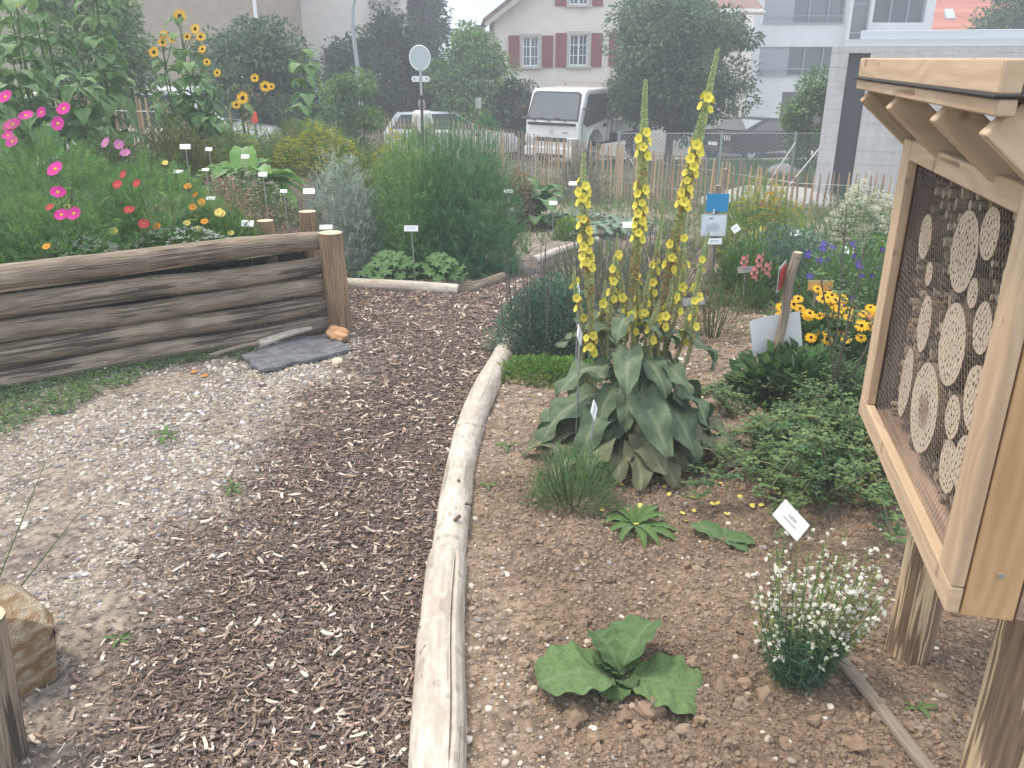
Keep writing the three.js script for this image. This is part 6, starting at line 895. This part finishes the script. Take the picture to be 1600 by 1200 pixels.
// ---- right side ----
reseed(808);
{
  // rose bramble in front of the hotel
  const t = thing('wild_rose_shrub', 'sprawling small leaved wild rose shrub beside the insect hotel', 'shrub', [1.3, 0, -3.3]), g = new GB();
  const cane = (pts, n) => { const c = curve(pts, 14), b = new GB(); tube(b, c, (u) => mix(0.005, 0.0018, u), 5, vary([0.17, 0.15, 0.08])); mesh('cane', b.geo(), M.vc, t); for (let k = 0; k < n; k++) { const p = c[Math.floor(rr(1, 14.9))].clone(), d = dirOf(rr(0, 6.28), rr(-0.2, 0.9)), s = rr(0.03, 0.07), e = p.clone().addScaledVector(d, s), col = vary(pick([[0.13, 0.21, 0.08], [0.16, 0.25, 0.09], [0.105, 0.18, 0.075], [0.21, 0.3, 0.11]]), 0.2); for (let m = 0; m < 5; m++) leaf(g, p.clone().lerp(e, 0.3 + 0.17 * m), jig(dirOf(rr(0, 6.28), 0.25), 0, 0.2), gauss() * 0.5, 0.024, 0.009, col, 0.3); } };
  for (let k = 0; k < 84; k++) { const a = rr(0, 6.28), q = rr(0.2, 0.6), bx = rr(-0.25, 0.42), bz = rr(-0.5, 0.55), h = rr(0.1, 0.3) * (bx < 0 ? 0.55 : 1) * (bz < 0 ? 0.75 : 1.1); cane([[bx, 0, bz], [bx + Math.cos(a) * q * 0.35, h, bz + Math.sin(a) * q * 0.35], [bx + Math.cos(a) * q * 0.8, h * rr(0.3, 0.75), bz + Math.sin(a) * q * 0.8]], bx < 0 ? 26 : 44); }
  for (const p of [[[0.1, 0, 0.3], [-0.1, 0.32, 0.3], [-0.42, 0.2, 0.2]], [[0.2, 0, 0.1], [0.3, 0.5, 0], [0.1, 0.72, -0.4]], [[0, 0, 0.2], [-0.2, 0.14, 0.4], [-0.5, 0.1, 0.1]], [[-0.1, 0, 0.4], [0.0, 0.22, 0.6], [-0.15, 0.32, 0.75]]]) cane(p, 34);
  mesh('foliage', g.geo(), M.leaf, t);
  // sapling with dark upright stems
  const s = thing('apple_sapling', 'thin sapling with several dark upright stems and sparse small leaves before the yellow daisies', 'sapling', [1.55, 0, -3.75]), sg = new GB();
  for (const [x1, y1, z1, x0] of [[-0.02, 1.02, -0.05, 0.03], [-0.14, 0.8, 0.0, 0.05], [0.12, 0.9, -0.1, 0.04], [0.04, 0.68, 0.1, 0], [0.2, 0.66, 0.1, 0.06]]) { const c = curve([[x0, 0, 0], [mix(x0, x1, 0.3), y1 * 0.4, z1 * 0.5], [x1, y1, z1]], 12), b = new GB(); tube(b, c, (u) => mix(0.008, 0.003, u), 6, [0.13, 0.1, 0.08]); mesh('stem', b.geo(), M.vc, s); for (let k = 0; k < 70; k++) { const p = c[Math.floor(rr(3, 12.9))].clone(); p.x += gauss() * 0.06; p.z += gauss() * 0.06; p.y += gauss() * 0.04; leaf(sg, p, dirOf(rr(0, 6.28), rr(-0.3, 0.6)), gauss() * 0.6, rr(0.02, 0.036), 0.011, vary([0.11, 0.18, 0.07], 0.25)); } } mesh('foliage', sg.geo(), M.leaf, s);
  bush({ name: 'sage_plant', label: 'low dark green broad leaved plant below the yellow daisies', pos: [1.5, 0, -4.0], rx: 0.36, ry: 0.24, rz: 0.25, n: 900, len: 0.085, w: 0.028, pal: [C.green, C.deep, [0.08, 0.15, 0.055]], up: 0.3 });
  // rudbeckia
  const r = bush({ name: 'rudbeckia_plant', label: 'clump of yellow coneflowers with dark centres behind the white notice', pos: [1.8, -0.02, -4.45], rx: 0.34, ry: 0.32, rz: 0.25, n: 1500, len: 0.07, w: 0.02, pal: [C.green, C.deep], up: 0.5, stems: 12 }), rf = petalFlower(1, 12, [0.85, 0.47, 0.02], [0.06, 0.028, 0.02], { w: 0.4, cr: 0.28, ch: 0.3, cup: -0.12 });
  for (let k = 0; k < 46; k++) { const a = rr(0, 6.28), q = Math.sqrt(rnd()) * 0.32, y = rr(0.24, 0.45); putFlower(r, rf, Math.cos(a) * q, y, Math.sin(a) * q * 0.8, rr(0.028, 0.038), [0.6, 0]); thinStem(r, V(Math.cos(a) * q * 0.6, 0.05, Math.sin(a) * q * 0.5), V(Math.cos(a) * q, y, Math.sin(a) * q * 0.8), 0.0025); }
  // larkspur bush
  const p = bush({ name: 'larkspur_bush', label: 'loose green bush dotted with deep violet flowers beside the insect hotel', cat: 'bush', pos: [2.2, -0.08, -5.2], rx: 0.55, ry: 0.62, rz: 0.4, n: 5200, len: 0.05, w: 0.011, pal: [C.green, C.grey, C.fresh], up: 0.7, stems: 16 }), pf = petalFlower(1, 5, [0.10, 0.05, 0.33], [0.2, 0.2, 0.4], { w: 0.8 });
  for (let k = 0; k < 34; k++) { const a = rr(0, 6.28), q = Math.sqrt(rnd()) * 0.5; putFlower(p, pf, Math.cos(a) * q, rr(0.3, 0.66), 0.1 + Math.sin(a) * q * 0.6, rr(0.018, 0.026), [0.9, 0]); }
  const of = petalFlower(1, 6, [0.75, 0.24, 0.12], [0.6, 0.3, 0.1], { w: 0.8 }); for (let k = 0; k < 9; k++) putFlower(p, of, rr(-0.3, 0.2), rr(0.16, 0.28), rr(0.25, 0.4), 0.026, [0.8, 0]);
  bush({ name: 'rue_bush', label: 'blue green bushy herb between the small white tag and the cream flowered bush', cat: 'bush', pos: [2.25, -0.2, -6.6], rx: 0.55, ry: 0.62, rz: 0.45, n: 7000, len: 0.035, w: 0.011, pal: [C.blue, C.grey, [0.13, 0.2, 0.16]], up: 0.5, mat: M.felt });
  bush({ name: 'herb_bush', label: 'bright green upright herb below the small label under the white notice', cat: 'bush', pos: [1.85, -0.2, -6.35], rx: 0.3, ry: 0.5, rz: 0.25, n: 3000, len: 0.06, w: 0.01, pal: [C.fresh, C.green], up: 0.9, spreadA: 0.4, stems: 14 });
  bush({ name: 'leafy_bush', label: 'dark leafy bush behind the insect hotel at the right of the violet flowers', cat: 'bush', pos: [3.1, -0.2, -6.2], rx: 0.6, ry: 0.6, rz: 0.45, n: 4200, len: 0.06, w: 0.018, pal: [C.fresh, C.green], up: 0.5 });
  umbelMass('yellow flowered goldenrod bush in front of the gravel heap', [2.6, -0.4, -8.7], 0.55, 0.82, 0.45, 4200, [C.fresh, C.green, C.lime], [0.6, 0.55, 0.1], 480, 'goldenrod_bush');
  const go = new GB(); dome(0.05, 0.5, 0.1, 0.12, 0.3, 0.12, 90, (q) => { for (let k = 0; k < 6; k++) leaf(go, V(q.x + gauss() * 0.02, q.y, q.z + gauss() * 0.02), jig(V(0, 0.6, 0.3), 0, 0.5), 0, 0.02, 0.008, vary([0.72, 0.45, 0.06], 0.15)); }, true); stuff(mesh('orange_blossom', go.geo(), M.petal, scene.children.at(-1)));
  umbelMass('bush covered in small cream white flowers beside the insect hotel roof edge', [2.95, -0.25, -7.0], 0.5, 0.85, 0.4, 3600, [C.grey, C.fresh, C.green], [0.8, 0.79, 0.68], 1300, 'white_flower_bush');
  // snapdragons
  const sn = thing('snapdragon_plant', 'pink snapdragons standing beside the grey label board', 'plant', [1.8, T0(-6), -6.0]), sf = petalFlower(1, 5, [0.72, 0.26, 0.27], null, { w: 1, cup: 0.5 }); for (const [x, z, h] of [[-0.08, 0, 0.42], [0.02, 0.04, 0.44], [-0.02, 0.08, 0.36], [0.08, 0.05, 0.38]]) { thinStem(sn, V(x * 0.4, 0, z), V(x, h, z), 0.004); for (let k = 0; k < 9; k++) { const a = k * 2.4, o = mesh('flower', sf, M.petal, sn); o.position.set(x + Math.cos(a) * 0.014, h - k * 0.012, z + Math.sin(a) * 0.014); o.scale.setScalar(0.017); o.quaternion.setFromUnitVectors(V(0, 1, 0), V(Math.cos(a), 0.2, Math.sin(a) + 0.5).normalize()); } }
  const sng = new GB(); dome(0, 0, 0, 0.14, 0.3, 0.14, 500, (q, d) => leaf(sng, q, jig(d, 0.6, 0.4), 0, 0.05, 0.008, vary(C.green, 0.2))); mesh('foliage', sng.geo(), M.leaf, sn);
  bush({ name: 'evening_primrose', label: 'thin plant with pale yellow flowers left of the blue green herb', pos: [1.98, -0.2, -6.7], rx: 0.15, ry: 0.55, rz: 0.15, n: 500, len: 0.06, w: 0.011, pal: [C.fresh, C.lime, [0.7, 0.62, 0.15]], up: 0.8 });
  bush({ name: 'tansy_plant', label: 'dry stalky plant between the grey label board and the staked notices', pos: [1.3, -0.06, -5.1], rx: 0.22, ry: 0.42, rz: 0.2, n: 700, mode: 'strip', len: 0.09, w: 0.006, pal: [C.olive, C.brown, C.green], up: 0.9, stems: 18 });
}
// ---- clover patch by the wall, grass blade at the frame edge ----
reseed(909);
{
  const g = new GB(); for (let k = 0; k < 9000; k++) { const x = rr(-3.2, -1.5), z = rr(-5, -3.1), wl = mix(-4.14, -5.27, (x + 2.77) / 1.55), d = z - wl; if (d < 0.04) continue; const lim = 0.16 + 0.75 * sstep(-1.75, -2.5, x) + (fbm(x * 5, z * 5, 3) - 0.5) * 0.6; if (d > lim) continue; const y = gnd(x, z) + rr(0.005, 0.03); for (let q = 0; q < 3; q++) leaf(g, V(x + gauss() * 0.012, y, z + gauss() * 0.012), dirOf(rr(0, 6.28), rr(0, 0.7)), 0, rr(0.012, 0.022), 0.006, vary(pick([C.green, C.fresh, C.deep]), 0.2)); if (rnd() < 0.012) leaf(g, V(x, y + 0.02, z), dirOf(rr(0, 6.28), 0.6), 0, 0.014, 0.007, [0.75, 0.75, 0.72]); } stuff(mesh('clover_patch', g.geo(), M.leaf));
  const t = thing('iris_clump', 'long narrow green leaves leaning in above the limestone block', 'plant', [-1.62, 0, -2.0]); for (const [el, L, az] of [[1.05, 0.92, 0.1], [0.85, 0.72, -0.3], [1.25, 0.8, 2], [1.1, 0.7, 1], [1.2, 0.8, 3.6]]) { const b = new GB(); strip(b, V(0, 0, 0), dirOf(az, el), L, 0.02, 0.02, 8, [0.11, 0.19, 0.06], 0.1); mesh('leaf', b.geo(), M.leaf, t); }
  const or = petalFlower(1, 10, [0.8, 0.3, 0.03], [0.5, 0.2, 0.02], { w: 0.5 }); for (const [x, z] of [[-1.72, -4.3], [-1.8, -4.36]]) { const o = tag(mesh('fallen_flower', or, M.petal), 'small orange flower lying on the gravel by the clover', 'flower', 'fallen orange flowers'); o.position.set(x, gnd(x, z) + 0.012, z); o.scale.setScalar(0.018); }
}

// ================= plant labels, notices =================
{
  reseed(99);
  const textTex = (w, h, draw) => { const c = document.createElement('canvas'); c.width = w; c.height = h; const x = c.getContext('2d'); x.fillStyle = '#f4f5f6'; x.fillRect(0, 0, w, h); draw(x); const t = new THREE.CanvasTexture(c); t.colorSpace = THREE.SRGBColorSpace; return t; };
  const faint = std({ map: textTex(256, 128, (x) => { x.fillStyle = '#9aa0a8'; x.fillRect(58, 46, 140, 13); x.fillStyle = '#b4b8be'; x.fillRect(40, 74, 176, 7); }), roughness: 0.5 });
  const lein = std({ map: textTex(512, 320, (x) => { x.fillStyle = '#4a4e55'; x.font = 'bold 74px sans-serif'; x.textAlign = 'center'; x.fillText('Lein', 256, 150); x.fillStyle = '#9a9da4'; x.fillRect(130, 196, 250, 16); }), roughness: 0.5 });
  const info = std({ map: textTex(512, 512, (x) => { x.fillStyle = '#e3e6ee'; x.fillRect(0, 0, 512, 512); x.fillStyle = '#8d93ac'; x.beginPath(); x.ellipse(190, 72, 52, 22, 0, 0, 7); x.fill(); x.fillStyle = '#7d8190'; for (let k = 0; k < 7; k++) x.fillRect(k === 0 ? 190 : 90, 200 + k * 30, k === 0 ? 130 : 330 - (k * 67) % 120, 11); }), roughness: 0.35 });
  const grp = 'white plant name labels on thin stakes';
  const plate = (w, h, m) => [m === faint ? M.white : M.white, M.white, M.white, M.white, m, M.white];
  function label(text, x, y, z, y0, { w = 0.075, h = 0.035, yaw = 0, pitch = -0.6, roll = 0, m = faint, stakeM = M.metal, r = 0.0035, lean = 0 } = {}) {
    const t = thing('plant_label', text, 'label', [x - lean, y0, z], 0, grp), g = new GB(); tube(g, [V(0, -0.05, 0), V(lean, y - y0, 0)], r, 6, [1, 1, 1]); mesh('stake', g.geo(), stakeM, t);
    const p = mesh('plate', new THREE.BoxGeometry(w, h, 0.003), plate(w, h, m), t); p.position.set(lean, y - y0 + 0.004, 0.006); p.rotation.set(pitch, yaw, roll, 'YXZ'); mesh('clip', box(0.012, 0.014, 0.006, lean, y - y0 - h * 0.3, 0.0), M.white, t); return t;
  }
  const B = (x, z) => bedY(x, z);
  for (const [s, x, y, z, w, o] of [['white name label on a tall thin stake in front of the olive brown bush', -2.68, 0.97, -7, 0.085], ['small white name label between the olive bush and the broad leaved plant', -2.56, 0.93, -7.2, 0.06], ['white name label in front of the broad leaved plant', -2.26, 0.87, -7.2, 0.07], ['flat lying white name label at the end of the feathery cosmos', -2.45, 0.87, -6.2, 0.07, 1], ['pale name label sunk among the cream flowers', -2.32, 0.86, -6.4, 0.05, 1], ['white name label with pink blossom behind it beside the broad leaves', -1.95, 0.8, -6.6, 0.07], ['white name label tilted beside the orange marigolds', -2.02, 0.77, -5.6, 0.065, 1], ['small square white name label among pink grasses', -1.69, 0.73, -6.2, 0.05], ['white name label in front of the silvery bush top', -1.6, 0.67, -6.6, 0.09], ['white name label with dark print just above the sawn log stubs', -1.73, 0.64, -5.4, 0.085], ['wide white name label behind the end post', -1.58, 0.31, -7, 0.105, 1]])
    label(s, x, y, z, Math.min(B(x, z), y - 0.12), { w, h: w * 0.5, yaw: gauss() * 0.25, pitch: o ? -1.0 : -0.5 });
  label('white name label on a stake before the round lobed leaves', -0.87, 0.28, -7.1, gnd(-0.87, -7.1), { w: 0.12, h: 0.05, pitch: -0.2, r: 0.006, lean: -0.02 });
  for (const [s, x, y, z, w] of [['white name label in front of the withered brown plant', -0.04, 0.24, -9.5, 0.1], ['white name label beside the yellow green mound', 0.51, -0.02, -10.3, 0.1], ['small white name label near the palings', 0.87, -0.02, -12, 0.12], ['tiny white tag at the edge of the feathery bush', 0.0, 0.29, -8, 0.05], ['slanted white name label beside the brown mullein spike', 1.1, 0.18, -7.8, 0.115], ['small white name label in the herbs left of the white notice', 1.51, 0.18, -7.6, 0.06]]) label(s, x, y, z, T0(z), { w, h: w * 0.5, yaw: gauss() * 0.3, r: 0.005 });
  label('small white diamond turned name tag right of the white notice', 2.01, 0.22, -7.4, T0(-7.4), { w: 0.07, h: 0.065, roll: 0.6, pitch: -0.3 });
  label('white name label directly under the white notice', 1.68, 0.23, -6.8, T0(-6.8), { w: 0.125, h: 0.05, pitch: -0.15, r: 0.005 });
  label('white name label half hidden in the blue green herb', 2.45, 0.24, -7.1, T0(-7.1), { w: 0.09, h: 0.05, roll: 0.2 });
  label('white crooked name label among the violet flowers', 2.3, 0.42, -5.6, T0(-5.6), { w: 0.09, h: 0.05, roll: -0.25 });
  label('tilted white name card reading Lein above the white flowered plant', 0.77, 0.46, -1.98, 0, { w: 0.10, h: 0.062, yaw: 0.3, pitch: -0.55, roll: -0.95, m: lein, stakeM: M.stake, r: 0.006, lean: 0.05 });
  label('edge on name label on a tall metal stake left of the mullein', 0.28, 0.58, -3.25, 0, { w: 0.09, h: 0.05, yaw: 1.35, pitch: -0.3, r: 0.005, roll: 0.3 });
  label('edge on name label on a metal stake in front of the mullein', 0.32, 0.37, -2.95, 0, { w: 0.08, h: 0.045, yaw: 1.25, pitch: -0.3, r: 0.005, roll: 0.3, lean: 0.015 });
  label('edge on grey name label on a stake behind the mullein', 0.31, 0.64, -3.75, 0, { w: 0.08, h: 0.045, yaw: 1.4, pitch: -0.2, r: 0.004, m: faint });
  for (const [s, x, y, z] of [['grey slate label board on a stake at the edge of the mullein leaves', 1.14, 0.22, -5.0], ['small grey label board on a stake by the pink snapdragons', 1.74, 0.18, -6.0]]) { const t = thing('label_board', s, 'label', [x, T0(z), z]); mesh('stake', new THREE.CylinderGeometry(0.008, 0.008, y - T0(z), 7).translate(0, (y - T0(z)) / 2, 0), M.stake, t); const b = mesh('board', rbox(0.14, 0.05, 0.012, 0.003), plain(0.22, 0.23, 0.21, 0.8), t); b.position.set(0, y - T0(z) + 0.01, 0.012); b.rotation.set(-0.5, 0.1, 0.1); }
  // blue notice over the white information sheet
  const n = thing('notice_post', 'wooden post with a plain blue notice above a framed white information sheet', 'notice', [1.7, T0(-6.95), -6.95]); const py = -T0(-6.95);
  mesh('post', new THREE.CylinderGeometry(0.03, 0.035, 0.9, 12).translate(0.02, 0.42, -0.05), M.stake, n);
  const blue = mesh('blue_board', rbox(0.185, 0.15, 0.006, 0.002, 0.015, 0.525 + py, 0), plain(0.02, 0.27, 0.52, 0.5), n); mesh('clip', box(0.012, 0.035, 0.008, -0.01, 0.455 + py, 0.008), M.white, blue);
  const fr = mesh('sheet_frame', rbox(0.215, 0.185, 0.012, 0.003, 0.0, 0.335 + py, 0.0), plain(0.5, 0.53, 0.55, 0.4), n); const sh = mesh('sheet', new THREE.PlaneGeometry(0.2, 0.17), info, fr); sh.position.set(0, 0.335 + py, 0.008);
  // red and white notices tied to a branch stake
  const s = thing('staked_notice', 'crooked branch stake carrying a small red card and a large white sheet seen from behind', 'notice', [1.41, 0, -4.09]);
  const g = new GB(); tube(g, curve([[-0.03, -0.1, 0], [-0.02, 0.2, 0], [0.0, 0.42, 0.0], [0.0, 0.6, 0], [0.025, 0.74, 0]], 20), (u) => mix(0.022, 0.024, u), 12, [1, 1, 1], { bump: 0.14 }); const bst = mesh('stake', g.geo(), M.stake, s); const te = mesh('sawn_end', disc(0.024, 6).rotateX(-Math.PI / 2), endMat, bst); te.position.set(0.025, 0.742, 0);
  const red = mesh('red_card', rbox(0.085, 0.12, 0.004, 0.001), plain(0.5, 0.06, 0.065, 0.6), s); red.position.set(-0.035, 0.615, 0.0); red.rotation.set(0.1, 0.95, 0.15); mesh('plastic_sleeve', rbox(0.105, 0.145, 0.002, 0.0008, 0, 0, -0.006), plain(0.6, 0.62, 0.62, 0.25), red);
  const wsg = new THREE.PlaneGeometry(0.26, 0.2, 12, 6); { const p = wsg.attributes.position; for (let i = 0; i < p.count; i++) p.setZ(i, 0.05 * (p.getX(i) / 0.13) ** 2 * 0.4 + 0.01 * Math.sin(p.getX(i) * 20)); wsg.computeVertexNormals(); } const ws = mesh('white_sheet', wsg, plain(0.82, 0.83, 0.85, 0.45), s); ws.position.set(-0.03, 0.31, -0.028); ws.rotation.set(0.05, 0.05, 0.22);
  const o = thing('orange_notice', 'small orange card on a stake behind the yellow daisies', 'notice', [1.86, T0(-4.9), -4.9]); mesh('stake', new THREE.CylinderGeometry(0.008, 0.01, 0.42, 7).translate(0, 0.2, 0), M.stake, o); const ob = mesh('card', rbox(0.15, 0.055, 0.004, 0.001, 0.02, 0.4, 0.012), plain(0.68, 0.36, 0.1, 0.5), o); mesh('card_edge', box(0.16, 0.008, 0.004, 0.02, 0.431, 0.012), plain(0.5, 0.42, 0.25), ob);
}

for (const o of scene.children) o.traverse((m) => { if (m.isMesh) m.castShadow = m.receiveShadow = true; });
renderer.render(scene, camera);
